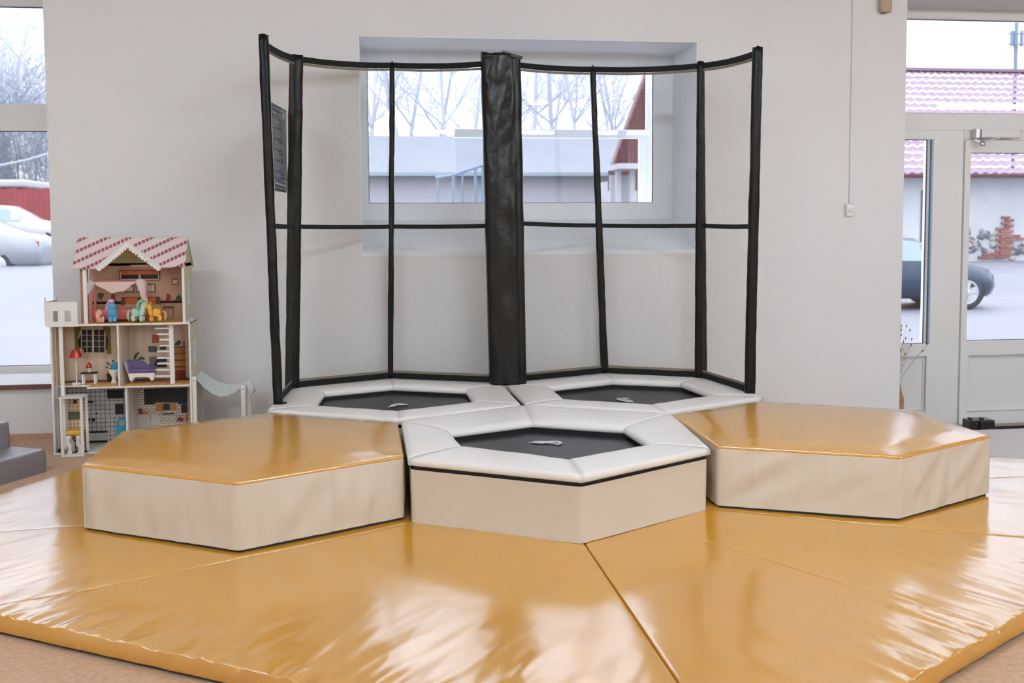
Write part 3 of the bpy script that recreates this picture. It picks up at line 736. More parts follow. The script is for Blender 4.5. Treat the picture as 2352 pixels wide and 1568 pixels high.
# printed sheet on the first net panel
sh = thing('warning_sheet', P(640, 340, y=1.25), 'dark blue printed safety sheet with white text lines, hung on the left net', 'sign')
def onpanel(u, v):
    """point on the first net panel plane"""
    A0, A1, B0 = Vector(poles[0][0]), Vector(poles[0][1]), Vector(poles[1][0])
    n_ = (A1-A0).cross(B0-A0).normalized(); n_ = n_ if n_.x > 0 else -n_
    r = ray(u, v); t = (A0-CAM+n_*.012).dot(n_)/r.dot(n_); return CAM+r*t, n_
SHEET = mat('sheet_navy', S(52, 62, 92), .35, .25, bump=(3, .35, .03)); INK = mat('sheet_white', (.72, .74, .8), .3)
def sheetquad(bm, pts, off):
    vs = []
    for u, v in pts:
        q, n_ = onpanel(u, v); vs.append(bm.verts.new(q+n_*off))
    f_ = bm.faces.new(vs); r = bmesh.ops.extrude_face_region(bm, geom=[f_])
    for v in r['geom']:
        if isinstance(v, bmesh.types.BMVert): v.co += n_*.0008
z2 = lambda a, b_: (600+a/6.533, 220+b_/6.533)
b = BM(); sheetquad(b, [z2(150, 100), z2(375, 218), z2(392, 1350), z2(375, 1455), z2(205, 1425)], 0); bmesh.ops.recalc_face_normals(b, faces=b.faces[:]); new('sheet', b, SHEET, sh)
b = BM()
def line(x0, y0, x1, y1, w_=6):
    sheetquad(b, [z2(x0, y0), z2(x1, y1), z2(x1, y1+w_), z2(x0, y0+w_)], .0022)
line(152, 155, 362, 258, 10); line(158, 275, 362, 372, 8)
sheetquad(b, [z2(354, 258), z2(362, 258), z2(384, 1400), z2(376, 1400)], .0022)
line(198, 1245, 380, 1305, 8); line(206, 1360, 380, 1412, 8)
random.seed(3)
sheetquad(b, [z2(165, 225), z2(180, 205), z2(182, 250), z2(170, 262)], .0022); line(182, 240, 240, 268, 16); line(256, 272, 286, 288, 14)
for k in range(5): line(308, 262+k*14, 346, 280+k*14, 7)
y_ = 315; k = 0
while y_ < 1215:
    x0 = 160+(y_-315)*.045; ln = random.uniform(70, 145)
    if k % 12 in (10, 11): ln = 34 if k % 12 == 10 else 0
    if ln: line(x0, y_, x0+ln, y_+ln*.48, 4.6)
    y_ += 13.5; k += 1
for k in range(9): line(206+k*18, 1280+k*7, 216+k*18, 1286+k*7, 36)
new('printed_text', b, INK, sh, kind='stuff')

# ================================================================== GREY FOAM STEPS
st = thing('foam_steps', (-2.75, .6, 0), 'grey vinyl foam steps at the left, in front of the window', 'foam steps')
A1 = Vector(xy(102, 1085, 0)); A0 = Vector(xy(0, 1115, 0)); dd = (A1-A0).normalized(); nn = Vector((-dd.y, dd.x))
if nn.y < 0: nn = -nn
zs1 = .17
def obox(o, d, n, l0, l1, w0, w1, z0, z1, name, par, m):
    q = [(o+d*a+n*c)[:] for a, c in ((l0, w0), (l1, w0), (l1, w1), (l0, w1))]
    tp, sd = block(poly_round(q, .035, 4), z0, z1, .05, .012, lambda x, y: .002*N3(x*5, y*5), lambda L, f, nn_, t: .003*math.sin(PI*f), 4)
    new(name, tp, m, par, smooth=True); new(name, sd, m, par, smooth=True)
obox(A1, dd, nn, -.95, .03, 0, .24, 0, P(102, 1033, y=A1.y).z, 'lower_step', st, GREY)
obox(A1, dd, nn, -.95, .03, .245, .62, 0, .252, 'upper_step', st, GREY)

# ================================================================== BLACK BRACKET, DRIED FLOWERS
br = thing('plastic_bracket', P(2255, 990, y=1.5), 'black plastic bracket with two upright pegs standing near the door', 'bracket')
yb = 1.42; zz = lambda v, u=2255: P(u, v, y=yb).z; xx = lambda u, v=975: P(u, v, y=yb).x
b = BM(); box(b, xx(2228), xx(2254), yb, yb+.09, ZL, zz(965), .006); box(b, xx(2249), xx(2282), yb-.02, yb+.1, ZL, zz(964), .008); new('body', b, mat('black_plastic', (.012, .012, .013), .35), br)
b = BM(); box(b, xx(2232), xx(2238), yb+.02, yb+.05, zz(966), zz(960), .002); new('peg', b, MATS['black_plastic'], br)
b = BM(); box(b, xx(2254), xx(2260), yb, yb+.03, zz(966), zz(959.5), .002); new('peg', b, MATS['black_plastic'], br)
b = BM(); box(b, xx(2262), xx(2284), yb-.03, yb+.08, ZL, zz(981), .005); new('foot', b, MATS['black_plastic'], br)
b = BM(); lathe(b, P(2243.5, 973, y=yb-.003), [(.004, 0), (.003, -.002)], 8, 'Y'); new('screw', b, METAL, br, label='bright screw head')
DRY = mat('dried_stem', S(150, 122, 84), .8); SEED = mat('dried_seed', S(138, 104, 66), .8)
fv = thing('dried_flowers', (2.85, 2.1, 0), 'dried brown seed heads on thin stems in a woven vase, behind the wall corner', 'dried flowers')
yv = 2.12; base = P(2057, 915, y=yv)
b = BM(); lathe(b, (base.x, yv, ZL), [(.04, 0), (.052, .06), (.056, P(2060, 915, y=yv).z-ZL), (.035, P(2060, 893, y=yv).z-ZL), (.03, P(2060, 880, y=yv).z-ZL)], 20)
new('vase', b, pattern('wicker', lambda n, tc, s, M, MIX: MIX(M('GREATER_THAN', M('FRACT', M('MULTIPLY', s[2], 70)), .5), S(196, 160, 122), S(150, 100, 66))), fv, smooth=False)
heads = [(2070, 749), (2082, 749), (2070, 758), (2090, 758), (2070, 769), (2080, 777), (2094, 779), (2075, 785), (2093, 792), (2130, 790), (2069, 804), (2119, 806), (2078, 813), (2060, 740), (2056, 770), (2050, 755)]
top0 = Vector((base.x, yv, P(2060, 885, y=yv).z))
for (u, v) in heads:
    h = P(u, v, y=yv-.0+random.uniform(-.03, .03))
    mid = top0.lerp(h, .55)+Vector((random.uniform(-.02, .02), 0, .02))
    b = BM(); tube(b, [top0, mid, h], [.0012, .0009, .0006], 5); new('stem', b, DRY, fv)
    d = (h-mid).normalized(); b = BM(); tube(b, [h-d*.010, h-d*.004, h+d*.006, h+d*.014], [.001, .0045, .004, .0005], 7); new('seed_head', b, SEED, fv, smooth=True)

# ================================================================== OUTSIDE
OA = .58     # outdoor base colours cut to balance the raised sky brightness
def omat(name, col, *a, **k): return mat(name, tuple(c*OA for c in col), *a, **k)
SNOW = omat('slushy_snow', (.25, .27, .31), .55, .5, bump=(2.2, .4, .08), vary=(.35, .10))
ANCH = [(10.6, 14, -.42), (-9.2, 20.4, .37), (-11.9, 32.2, .46), (18.4, 24.8, .06), (8, 26.5, .06), (2, 10, -.3), (6, 3.5, -.36), (-5, 3.5, -.15), (13, 15, -.42), (-4, 12, 0)]
def gz(x, y):
    ws = 0; zs2 = 0
    for a in ANCH:
        w_ = 1/(((x-a[0])**2+(y-a[1])**2)**1.5+.3); ws += w_; zs2 += w_*a[2]
    return zs2/ws
b = BM(); bmesh.ops.create_grid(b, x_segments=90, y_segments=60, size=.5)
for v in b.verts:
    x_ = -70+140*(v.co.x+.5); y_ = 2.72+110*(v.co.y+.5)**1.5; v.co = Vector((x_, y_, gz(x_, y_)+(.03*N3(x_*.25, y_*1.2) if y_ > 5 else 0)))
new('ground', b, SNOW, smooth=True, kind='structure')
b = BM(); bmesh.ops.create_grid(b, x_segments=60, y_segments=16, size=.5)  # added strip out of view, bounces daylight into the window recess
for v in b.verts:
    x_ = -9+20*(v.co.x+.5); y_ = 2.70+(3.9 if x_ > -3 else 2.4)*(v.co.y+.5); v.co = Vector((x_, y_, gz(x_, y_)+.06*min(1, (7.5-y_)*2)+.03*N3(x_, y_)))
new('snow_bounce', b, mat('bounce_snow_white', (.84, .86, .90), .7, bump=(4, .3, .05)), smooth=True, kind='structure')
# --- red roofed farm building
def roofpat(n, tc, s, M, MIX):
    a = M('FRACT', M('MULTIPLY', s[0], 2.0)); c = M('FRACT', M('MULTIPLY', s[2], 2.6))
    t = n.nodes.new('ShaderNodeTexNoise'); t.inputs['Scale'].default_value = .8; n.links.new(tc.outputs['Object'], t.inputs[0])
    return MIX(t.outputs[0], (.19, .12, .165), (.24, .175, .225))
ROOF = pattern('red_roof', roofpat, .7)
DRED = omat('dark_red_board', S(112, 52, 60), .7, vary=(3, .2)); GUT = omat('gutter_red', S(96, 30, 44), .4)
STUC = omat('grey_stucco', (.74, .77, .80), .9, vary=(.5, .16), bump=(6, .4, .03))
WHI = omat('outdoor_white', (.72, .74, .78), .6)
fb = 24.9; ev0 = P(1395, 408, y=fb); xe = 34; zev = P(2200, 401, y=fb-.4).z; yr = fb+5.2; rd0 = P(1492, 158, y=yr); zr = P(2200, 163, y=yr).z
x0b = ev0.x
bd_ = thing('farm_building', (x0b, fb, 0), 'grey rendered building with a red tiled roof across the yard', 'building')
# roof sheet with stepped tile rows, each row its own part
nrow = 17; m_xcol = 60
for k in range(nrow):
    f0, f1 = k/nrow, (k+1.06)/nrow
    b = BM(); pts = []
    for i in range(m_xcol*3+1):
        s_ = i/(m_xcol*3); 
        xa = x0b+(rd0.x-x0b)*f0; xb_ = x0b+(rd0.x-x0b)*min(f1, 1)
        X0 = xa+(xe-xa)*s_; X1 = xb_+(xe-xb_)*s_; r_ = .035*math.cos(X0*2*PI/.33)
        pts.append((b.verts.new((X0, fb-.4+(yr-fb+.4)*f0, zev+(zr-zev)*f0+r_+.05)), b.verts.new((X1, fb-.4+(yr-fb+.4)*f1, zev+(zr-zev)*f1+.035*math.cos(X1*2*PI/.33)-.02))))
    for i in range(len(pts)-1): b.faces.new((pts[i][0], pts[i+1][0], pts[i+1][1], pts[i][1]))
    new('tile_row', b, ROOF, bd_)
b = BM(); box(b, x0b-.05, xe, fb-.55, fb-.42, zev-.10, zev+.02, .02); new('gutter', b, GUT, bd_, label='dark red gutter')
b = BM(); box(b, x0b+1.6, xe, fb, fb+.3, -.6, zev+.1); box(b, x0b+1.6, x0b+1.9, fb+.3, fb+9, -.6, zev+.1); new('wall', b, STUC, bd_)
b = BM(); q0 = Vector((x0b-.02, fb-.42, zev-.02)); q1 = Vector((rd0.x-.02, yr, zr)); beam(b, q0, q1, .08, .3); new('verge_board', b, GUT, bd_)
b = BM(); beam(b, (rd0.x, yr, zr+.03), (xe, yr, zr+.03), .3, .1); new('ridge_cap', b, ROOF, bd_)
wx0, wx1 = P(2115, 470, y=fb).x, P(2140, 470, y=fb).x
b = BM(); box(b, wx0, wx1+.3, fb-.03, fb+.02, P(2118, 585, y=fb).z, P(2118, 437, y=fb).z); new('doorway', b, omat('old_door', S(110, 110, 132), .8, vary=(4, .2)), bd_, label='dark boarded doorway')
for zq in (.25, .5, .75):
    z0q, z1q = P(2118, 585, y=fb).z, P(2118, 437, y=fb).z
    b = BM(); box(b, wx0, wx1+.3, fb-.05, fb-.03, z0q+(z1q-z0q)*zq-.03, z0q+(z1q-z0q)*zq+.03); new('crossbar', b, MATS['old_door'], bd_)
# exposed rubble stones and bricks at the wall foot
random.seed(11)
STN = [omat('rubble_'+str(i), c, .9) for i, c in enumerate((S(120, 132, 142), S(178, 176, 178), S(150, 134, 140), S(198, 192, 190), S(96, 112, 124)))]
BRK = [omat('brick_'+str(i), c, .9) for i, c in enumerate((S(176, 116, 108), S(186, 132, 122), S(164, 100, 94)))]
sm = []
for i in range(6):
    b = BM(); bmesh.ops.create_icosphere(b, subdivisions=1, radius=.5)
    for v in b.verts: v.co *= 1+.25*N3(v.co.x*2+i*7, v.co.y*2, v.co.z*2)
    me = bpy.data.meshes.new('rubble_stone'); b.to_mesh(me); b.free(); me.materials.append(None); sm.append(me)
def rub(u0, u1, v0, v1, n, rr):
    for i in range(n):
        u = random.uniform(u0, u1); v = random.uniform(v0, v1); q = P(u, v, y=fb)
        me = random.choice(sm).copy(); me.materials.clear(); me.materials.append(random.choice(STN))
        o = bpy.data.objects.new('rubble_stone', me); C.objects.link(o); o.parent = bd_; o.matrix_parent_inverse = bd_.matrix_basis.inverted()
        r_ = random.uniform(*rr); o.location = (q.x, fb-.005, q.z); o.scale = (r_*random.uniform(1, 1.8), .14, r_); o.rotation_euler = (0, random.uniform(-.5, .5), 0)
rub(2195, 2292, 526, 582, 46, (.10, .22)); rub(2322, 2420, 562, 594, 26, (.10, .22)); rub(2160, 2200, 545, 590, 6, (.1, .2))
bkm = BM(); box(bkm, -.13, .13, -.05, .05, -.035, .035); bkme = bpy.data.meshes.new('brick'); bkm.to_mesh(bkme); bkm.free(); bkme.materials.append(BRK[0])
bks = []
for mm in BRK:
    m2 = bkme.copy(); m2.materials.clear(); m2.materials.append(mm); bks.append(m2)
def brick(u0, u1, v0, v1):
    a = P(u0, v0, y=fb); c = P(u1, v1, y=fb); z_ = c.z; r_ = 0
    while z_ < a.z:
        x_ = a.x+(r_ % 2)*.13
        while x_ < c.x:
            o = bpy.data.objects.new('brick', random.choice(bks)); C.objects.link(o); o.parent = bd_; o.matrix_parent_inverse = bd_.matrix_basis.inverted()
            o.location = (x_, fb-.03+random.uniform(-.01, .01), z_); x_ += .275
        z_ += .085; r_ += 1
brick(2308, 2323, 498, 588); brick(2296, 2312, 522, 588); brick(2255, 2300, 583, 590); brick(2323, 2345, 540, 548)
# mast with antenna panels on the ridge
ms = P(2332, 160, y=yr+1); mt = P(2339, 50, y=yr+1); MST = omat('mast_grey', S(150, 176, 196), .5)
am = thing('antenna_mast', (ms.x, yr+1, ms.z), 'grey antenna mast with panel aerials behind the red roof', 'antenna mast')
b = BM(); tube(b, [(ms.x, yr+1, 0), (ms.x, yr+1, mt.z)], .07, 10); new('pole', b, MST, am)
for dx, u in ((-.28, 2322), (.22, 2345), (-.05, 2330)):
    b = BM(); q = P(u, 95, y=yr+1-.1); box(b, q.x-.05, q.x+.05, yr+.8, yr+.9, P(u, 108, y=yr+1).z, P(u, 72, y=yr+1).z, .02); new('panel_aerial', b, MST, am)
b = BM(); beam(b, (ms.x-.35, yr+.95, P(2330, 102, y=yr+1).z), (ms.x+.35, yr+.95, P(2330, 102, y=yr+1).z), .04, .04); beam(b, (ms.x-.35, yr+.95, P(2330, 78, y=yr+1).z), (ms.x+.35, yr+.95, P(2330, 78, y=yr+1).z), .04, .04); new('bracket', b, MST, am)
# --- pale hall behind the centre window
hy = 36
ha = thing('pale_hall', (0, hy, 0), 'long pale hall with a snow covered roof, seen through the centre window', 'building')
hx0, hx1 = P(700, 400, y=hy).x, P(1500, 400, y=hy).x
ze, zt_ = P(1100, 397, y=hy).z, P(1100, 313, y=hy+5).z
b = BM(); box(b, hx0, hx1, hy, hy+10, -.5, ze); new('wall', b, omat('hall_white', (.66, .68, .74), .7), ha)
b = BM(); v = [b.verts.new(q) for q in ((hx0, hy-.4, ze-.02), (hx1, hy-.4, ze-.02), (hx1, hy+5, zt_), (hx0, hy+5, zt_))]; b.faces.new(v)
r_ = bmesh.ops.extrude_face_region(b, geom=b.faces[:])
for v in r_['geom']:
    if isinstance(v, bmesh.types.BMVert): v.co.z -= .15
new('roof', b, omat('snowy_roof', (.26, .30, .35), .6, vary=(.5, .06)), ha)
b = BM(); box(b, hx0, hx1, hy-.55, hy-.42, ze-.14, ze); new('gutter', b, omat('hall_gutter', S(176, 196, 212), .5), ha)
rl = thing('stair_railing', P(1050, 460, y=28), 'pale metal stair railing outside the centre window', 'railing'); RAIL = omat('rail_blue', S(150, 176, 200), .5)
yR = 28
pts = [P(1000, 408, y=yR), P(1040, 402, y=yR), P(1112, 378, y=yR), P(1190, 372, y=yR)]
b = BM(); tube(b, pts, .05, 6); new('handrail', b, RAIL, rl)
for u, v in ((1005, 408), (1041, 400), (1062, 395), (1092, 384), (1108, 378), (1190, 372)):
    q = P(u, v, y=yR); b = BM(); tube(b, [q, (q.x, q.y, gz(q.x, q.y)-.05)], .055 if u in (1041, 1092) else .035, 6); new('post', b, RAIL, rl)
# white porch frame before the red gable part
pf = thing('white_porch', P(1440, 460, y=20), 'white porch with flat canopy before the red boarded gable, right of the centre window', 'porch')
yP = 21
b = BM(); a_, c_ = P(1408, 390, y=yP), P(1476, 378, y=yP); box(b, a_.x, c_.x, yP-.6, yP+.6, a_.z, c_.z); new('canopy', b, WHI, pf)
for u in (1420, 1452, 1470):
    q = P(u, 390, y=yP); b = BM(); box(b, q.x-.06, q.x+.06, yP-.06, yP+.06, gz(q.x, yP)-.05, q.z+.02); new('post', b, WHI, pf)
b = BM(); q = P(1412, 400, y=yP); q2 = P(1470, 400, y=yP); box(b, q.x, q2.x, yP+.5, yP+.6, gz(q.x, yP)-.05, q.z); new('wall', b, WHI, pf)
# dark red boarded wing whose sloping edge shows in the centre window
wg = thing('red_boarded_gable', P(1440, 400, y=23), 'steep dark red boarded gable end at the right of the centre window', 'building'); yw_ = 23
nb = 14
for i in range(nb):
    u0 = 1397+(1520-1397)*i/nb; u1 = 1397+(1520-1397)*(i+1)/nb; vt = lambda u: 410+(165-410)*(u-1397)/(1490-1397)
    b = BM(); A_, B_ = P(u0, min(412, vt(u0)), y=yw_), P(u1, max(90, vt(u1)), y=yw_); zb_ = P(1440, 412, y=yw_).z
    slab_xz(b, [(A_.x+.01, zb_-.3), (B_.x-.01, zb_-.3), (B_.x-.01, B_.z), (A_.x+.01, A_.z)], yw_+.01*(i % 2), yw_+.08); new('board', b, DRED, wg)
b = BM(); A_, B_ = P(1397, 412, y=yw_), P(1530, 412, y=yw_); box(b, A_.x+.3, B_.x, yw_+.02, yw_+.3, gz(A_.x, yw_)-.3, A_.z); new('wall', b, WHI, wg)
# --- left: shed, red plank fence, overhead cable
fy = 34
RP = omat('red_plank', S(176, 72, 76), .8, vary=(2, .15)); RPW = omat('pale_plank', S(208, 190, 192), .8)
fn = thing('red_plank_fence', P(60, 470, y=fy), 'red plank fence behind the parked cars, seen in the left window', 'fence')
x_ = P(-260, 460, y=fy).x; xe_ = P(170, 460, y=fy).x; k = 0; zt2, zb2 = P(60, 434, y=fy).z, P(60, 500, y=fy).z
while x_ < xe_:
    b = BM(); box(b, x_, x_+.17, fy, fy+.03, zb2-.6, zt2+.02*(k % 3), .004); new('plank', b, RPW if k in (33, 36) else RP, fn); x_ += .18; k += 1
sd_ = thing('snowy_shed', P(30, 420, y=fy+4), 'low shed with a snow covered roof behind the red fence', 'shed')
b = BM(); a_, c_ = P(-240, 432, y=fy+3), P(78, 418, y=fy+3); box(b, a_.x, c_.x, fy+2, fy+6, a_.z-.0, c_.z+.05, .08); new('roof', b, WHI, sd_)
b = BM(); box(b, a_.x+.2, c_.x-.2, fy+2.2, fy+5.8, -.2, a_.z); new('wall', b, RP, sd_)
cb = thing('overhead_cable', P(60, 365, y=24), 'pale overhead cable crossing the left window', 'cable')
b = BM(); tube(b, [P(-300, 420, y=24), P(-100, 397, y=24), P(0, 380, y=24), P(60, 368, y=24), P(113, 353, y=24), P(250, 318, y=24)], .035, 6); new('wire', b, omat('pale_cable', S(196, 206, 216), .6), cb)
# --- cars
def car(name_label, origin, ang, paint, prof, wheels, group=None, tail=None, wr=.32, rim='disc'):
    """prof: stations (x, zlow, zbelt, ztop, w, wtop)"""
    t = thing('car', (origin[0], origin[1], origin[2]), name_label, 'car')
    Mx = Matrix.Translation(Vector(origin)) @ Matrix.Rotation(ang, 4, 'Z')
    def fin(bm, nm, m, smooth=True, label=None, par=None):
        for v in bm.verts: v.co = Mx @ v.co
        bmesh.ops.recalc_face_normals(bm, faces=bm.faces[:])
        return new(nm, bm, m, par or t, smooth=smooth, label=label)
    b = BM(); rings = []
    for (x, zl, zb_, zt3, w_, wt) in prof:
        h = [(w_*.86, zl), (w_*.98, zl+.12), (w_, (zl+zb_)/2), (w_*.96, zb_), (wt, zt3-.04 if zt3 > zb_+.02 else zb_+.01), (wt*.6, zt3), (0, zt3+.015)]
        full = [(y, z) for y, z in h]+[(-y, z) for y, z in h[-2::-1]]
        rings.append([b.verts.new((x, y, z)) for y, z in full])
    n = len(rings[0])
    for i in range(len(rings)-1):
        for k in range(n-1): b.faces.new((rings[i][k], rings[i][k+1], rings[i+1][k+1], rings[i+1][k]))
        b.faces.new((rings[i][n-1], rings[i][0], rings[i+1][0], rings[i+1][n-1]))
    b.faces.new(rings[0]); b.faces.new(rings[-1][::-1])
    fin(b, 'body', paint)
    # side windows
    for sgn in (-1, 1):
        b = BM(); cab = [p for p in prof if p[3]-p[2] > .22]
        prev = None
        for (x, zl, zb_, zt3, w_, wt) in cab:
            y0_ = w_*.96; y1_ = wt; q0 = Vector((x, sgn*(y0_*.97+y1_*.03+.012), zb_+.02)); q1 = Vector((x, sgn*(y0_*.12+y1_*.88+.014), zb_+(zt3-.04-zb_)*.88))
            cur = (b.verts.new(q0), b.verts.new(q1))
            if prev: b.faces.new((prev[0], cur[0], cur[1], prev[1]))
            prev = cur
        fin(b, 'side_window', CGL)
    for (wx, wy) in wheels:
        for sgn in (-1, 1):
            b = BM(); lathe(b, (wx, sgn*(wy+.005), wr+.05), [(wr+.06, -.06*sgn), (wr+.06, .012*sgn), (wr*.8, .016*sgn)], 24, 'Y'); fin(b, 'wheel_arch', BLKF)
            b = BM(); lathe(b, (wx, sgn*wy, wr), [(wr*.96, -.16*sgn), (wr, -.12*sgn), (wr, .03*sgn), (wr*.93, .055*sgn), (wr*.70, .055*sgn), (wr*.66, .02*sgn)], 28, 'Y'); wo_ = fin(b, 'wheel', TYRE)
            b = BM()
            if rim == 'spoke':
                lathe(b, (wx, sgn*wy, wr), [(wr*.70, .05*sgn), (wr*.70, .066*sgn), (wr*.60, .06*sgn), (wr*.60, .03*sgn)], 28, 'Y')
                for k in range(5):
                    a = 2*PI*k/5+.3; ca, sa = math.cos(a), math.sin(a)
                    b_ = [(-.035, .03), (.035, .03), (.075, wr*.64), (-.075, wr*.64)]
                    vv = [b.verts.new((wx+ca*r_-sa*c__, sgn*(wy+.06), wr+sa*r_+ca*c__)) for c__, r_ in b_]; b.faces.new(vv)
                lathe(b, (wx, sgn*wy, wr), [(.06, .03*sgn), (.06, .07*sgn), (.03, .075*sgn)], 16, 'Y')
            else: lathe(b, (wx, sgn*wy, wr), [(wr*.68, .03*sgn), (wr*.66, .06*sgn), (wr*.3, .07*sgn), (.05, .065*sgn)], 24, 'Y')
            fin(b, 'wheel_rim', RIM, par=wo_)
    if tail:
        for sgn in (-1, 1):
            b = BM(); box(b, tail[0]-.03, tail[0]+.30, sgn*tail[1]-.02, sgn*tail[1]+.02, tail[2]-.06, tail[2]+.06, .01); fin(b, 'tail_light', TAIL)
    b = BM(); cab = [p for p in prof if p[3]-p[2] > .22]; 
    for sgn in (-1, 1): box(b, cab[len(cab)//2][0]-.08, cab[len(cab)//2][0]+.08, sgn*.80-.01, sgn*.80+.01+.0, .86, .90, .005)
    fin(b, 'door_handle', RIM)
    return t
CGL = omat('car_glass', (.30, .42, .46), .06, .8); TYRE = omat('tyre', (.03, .045, .07), .7); RIM = omat('rim_silver', (.68, .70, .74), .3, .6)
TAIL = omat('tail_red', S(206, 70, 66), .2, .7)
NAVY = omat('navy_paint', (.006, .045, .11), .2, .4, coat=.5, coat_r=.05); SILV = omat('silver_paint', (.36, .40, .44), .3, .6, coat=.6); WHC = omat('white_paint', (.62, .64, .68), .3, .6, coat=.6)
hatch = [(-2.05, .30, .80, .84, .70, .62), (-1.98, .26, .92, .97, .80, .66), (-1.6, .24, .95, 1.36, .85, .60), (-1.1, .24, .95, 1.44, .86, .62), (-.3, .22, .94, 1.47, .87, .63), (.35, .22, .93, 1.42, .87, .62), (.75, .22, .93, 1.20, .87, .66), (1.05, .22, .92, 1.00, .87, .70), (1.5, .24, .86, .92, .86, .66), (1.85, .24, .76, .80, .80, .6), (2.02, .28, .62, .66, .68, .5), (2.08, .34, .50, .52, .60, .45)]
wc = P(2226, 671, d=20); h_ = -(YAW-.05)
car('dark blue hatchback driving past, seen through the glazed door', (wc.x-1.42, wc.y+.8, wc.z-.33), 0.0, NAVY, hatch, [(1.35, .80), (-1.15, .80)], rim='spoke', wr=.33)
sedan = [(-2.3, .34, .62, .66, .66, .5), (-2.25, .28, .90, .94, .80, .66), (-1.8, .25, .98, 1.04, .85, .66), (-1.45, .24, .97, 1.16, .86, .62), (-1.0, .24, .96, 1.38, .87, .62), (-.2, .22, .95, 1.44, .87, .63), (.35, .22, .93, 1.40, .87, .62), (.95, .22, .93, 1.05, .87, .68), (1.5, .24, .86, .93, .86, .66), (2.0, .26, .74, .78, .78, .6), (2.25, .32, .55, .58, .66, .5)]
q = P(78, 560, d=23.7)
car('silver car with red tail light, nearest in the left window', (q.x-2.2, q.y+.9, q.z-.80), PI, SILV, sedan, [(1.4, .80), (-1.35, .80)], tail=(-2.24, .76, .80))
q = P(102, 553, d=33)
car('white car parked behind the silver car, seen in the left window', (q.x-1.45, q.y+.8, q.z-.31), 0, WHC, hatch, [(1.45, .80), (-1.15, .80)], wr=.31)
# --- trees
BARK = omat('hazy_bark', S(150, 166, 178), .9); TWIG = omat('hazy_frosted_twig', S(176, 188, 200), .9)  # pale haze and flare are put into the tree colours
def grow(seed, H, dens):
    rnd = random.Random(seed); tr = BM(); tw = BM()
    def seg(bm, a, b_, ra, rb):
        d = (b_-a).normalized(); u = d.orthogonal().normalized(); v = d.cross(u); r0 = []; r1 = []
        for k in range(3):
            an = 2*PI*k/3; o = u*math.cos(an)+v*math.sin(an); r0.append(bm.verts.new(a+o*ra)); r1.append(bm.verts.new(b_+o*rb))
        for k in range(3): bm.faces.new((r0[k], r0[(k+1) % 3], r1[(k+1) % 3], r1[k]))
    def branch(p, d, L, r, lvl):
        n = 4 if lvl < 3 else 3; a = p
        for i in range(n):
            d = (d+Vector((rnd.uniform(-.14, .14), rnd.uniform(-.14, .14), .05+(.05 if lvl else 0)))).normalized(); b_ = a+d*L/n
            ra = r*(1-i/n*.7); rb = r*(1-(i+1)/n*.7); seg(tr if lvl < 2 else tw, a, b_, ra, max(rb, .008)); a = b_
            if lvl < 3 and (i > 0 or lvl > 0):
                for j in range(dens if lvl < 2 else 2):
                    ph = rnd.uniform(0, 2*PI); o = d.orthogonal().normalized(); o = Matrix.Rotation(ph, 3, d) @ o
                    branch(a, (d*.65+o*.75).normalized(), L*rnd.uniform(.34, .5), max(rb*.55, .012), lvl+1)
    branch(Vector((0, 0, -.5)), Vector((0, 0, 1)), H, .16, 0)
    out = []
    for nm, bm in (('trunk', tr), ('twigs', tw)):
        me = bpy.data.meshes.new(nm); bm.to_mesh(me); bm.free(); out.append(me)
    out[0].materials.append(BARK); out[1].materials.append(TWIG); return out
protos = [grow(1, 12, 4), grow(2, 13, 4), grow(5, 10, 4)]
HAZET = omat('hazy_frost', (1.15, 1.2, 1.3), .9); HAZEB = omat('hazy_frosted_bark', (.92, 1.0, 1.1), .9)  # frosted trees, with stronger haze and flare in the colour
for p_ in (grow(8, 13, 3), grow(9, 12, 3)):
    p_[0].materials[0] = HAZEB; p_[1].materials[0] = HAZET; protos.append(p_)
def tree(x, y, k, s, lab, grp):
    t = thing('bare_tree', (x, y, gz(x, y)), lab, 'tree', grp); t.rotation_euler = (0, 0, random.uniform(0, 6.28)); t.scale = (s, s, s)
    for nm, me in zip(('trunk', 'twigs'), protos[k]):
        o = bpy.data.objects.new(nm, me); C.objects.link(o); o.parent = t
        if nm == 'twigs': o['kind'] = 'stuff'
    return t
random.seed(21)
for i in range(9):
    u = -160+i*33+random.uniform(-5, 5); y_ = random.uniform(50, 58); q = P(u, 400, y=y_)
    tree(q.x, y_, 3+i % 2, .72 if u > 60 else random.uniform(.9, 1.05), 'tall frosted tree with painted pale haze behind the red fence in the left window', 'hazy frosted trees behind the red fence')
for i in range(11):
    u = -150+i*29+random.uniform(-5, 5); y_ = random.uniform(44, 48); q = P(u, 400, y=y_)
    tree(q.x, y_, i % 3, random.uniform(.42, .52), 'low dense bare tree behind the red fence in the left window', 'bare trees behind the red fence')
for i in range(17):
    u = 800+i*41+random.uniform(-8, 8); y_ = random.uniform(47, 60); q = P(u, 400, y=y_)
    tree(q.x, y_, 3+i % 2, random.uniform(.95, 1.25), 'frosted tree with painted white haze behind the pale hall in the centre window', 'bare trees behind the pale hall')

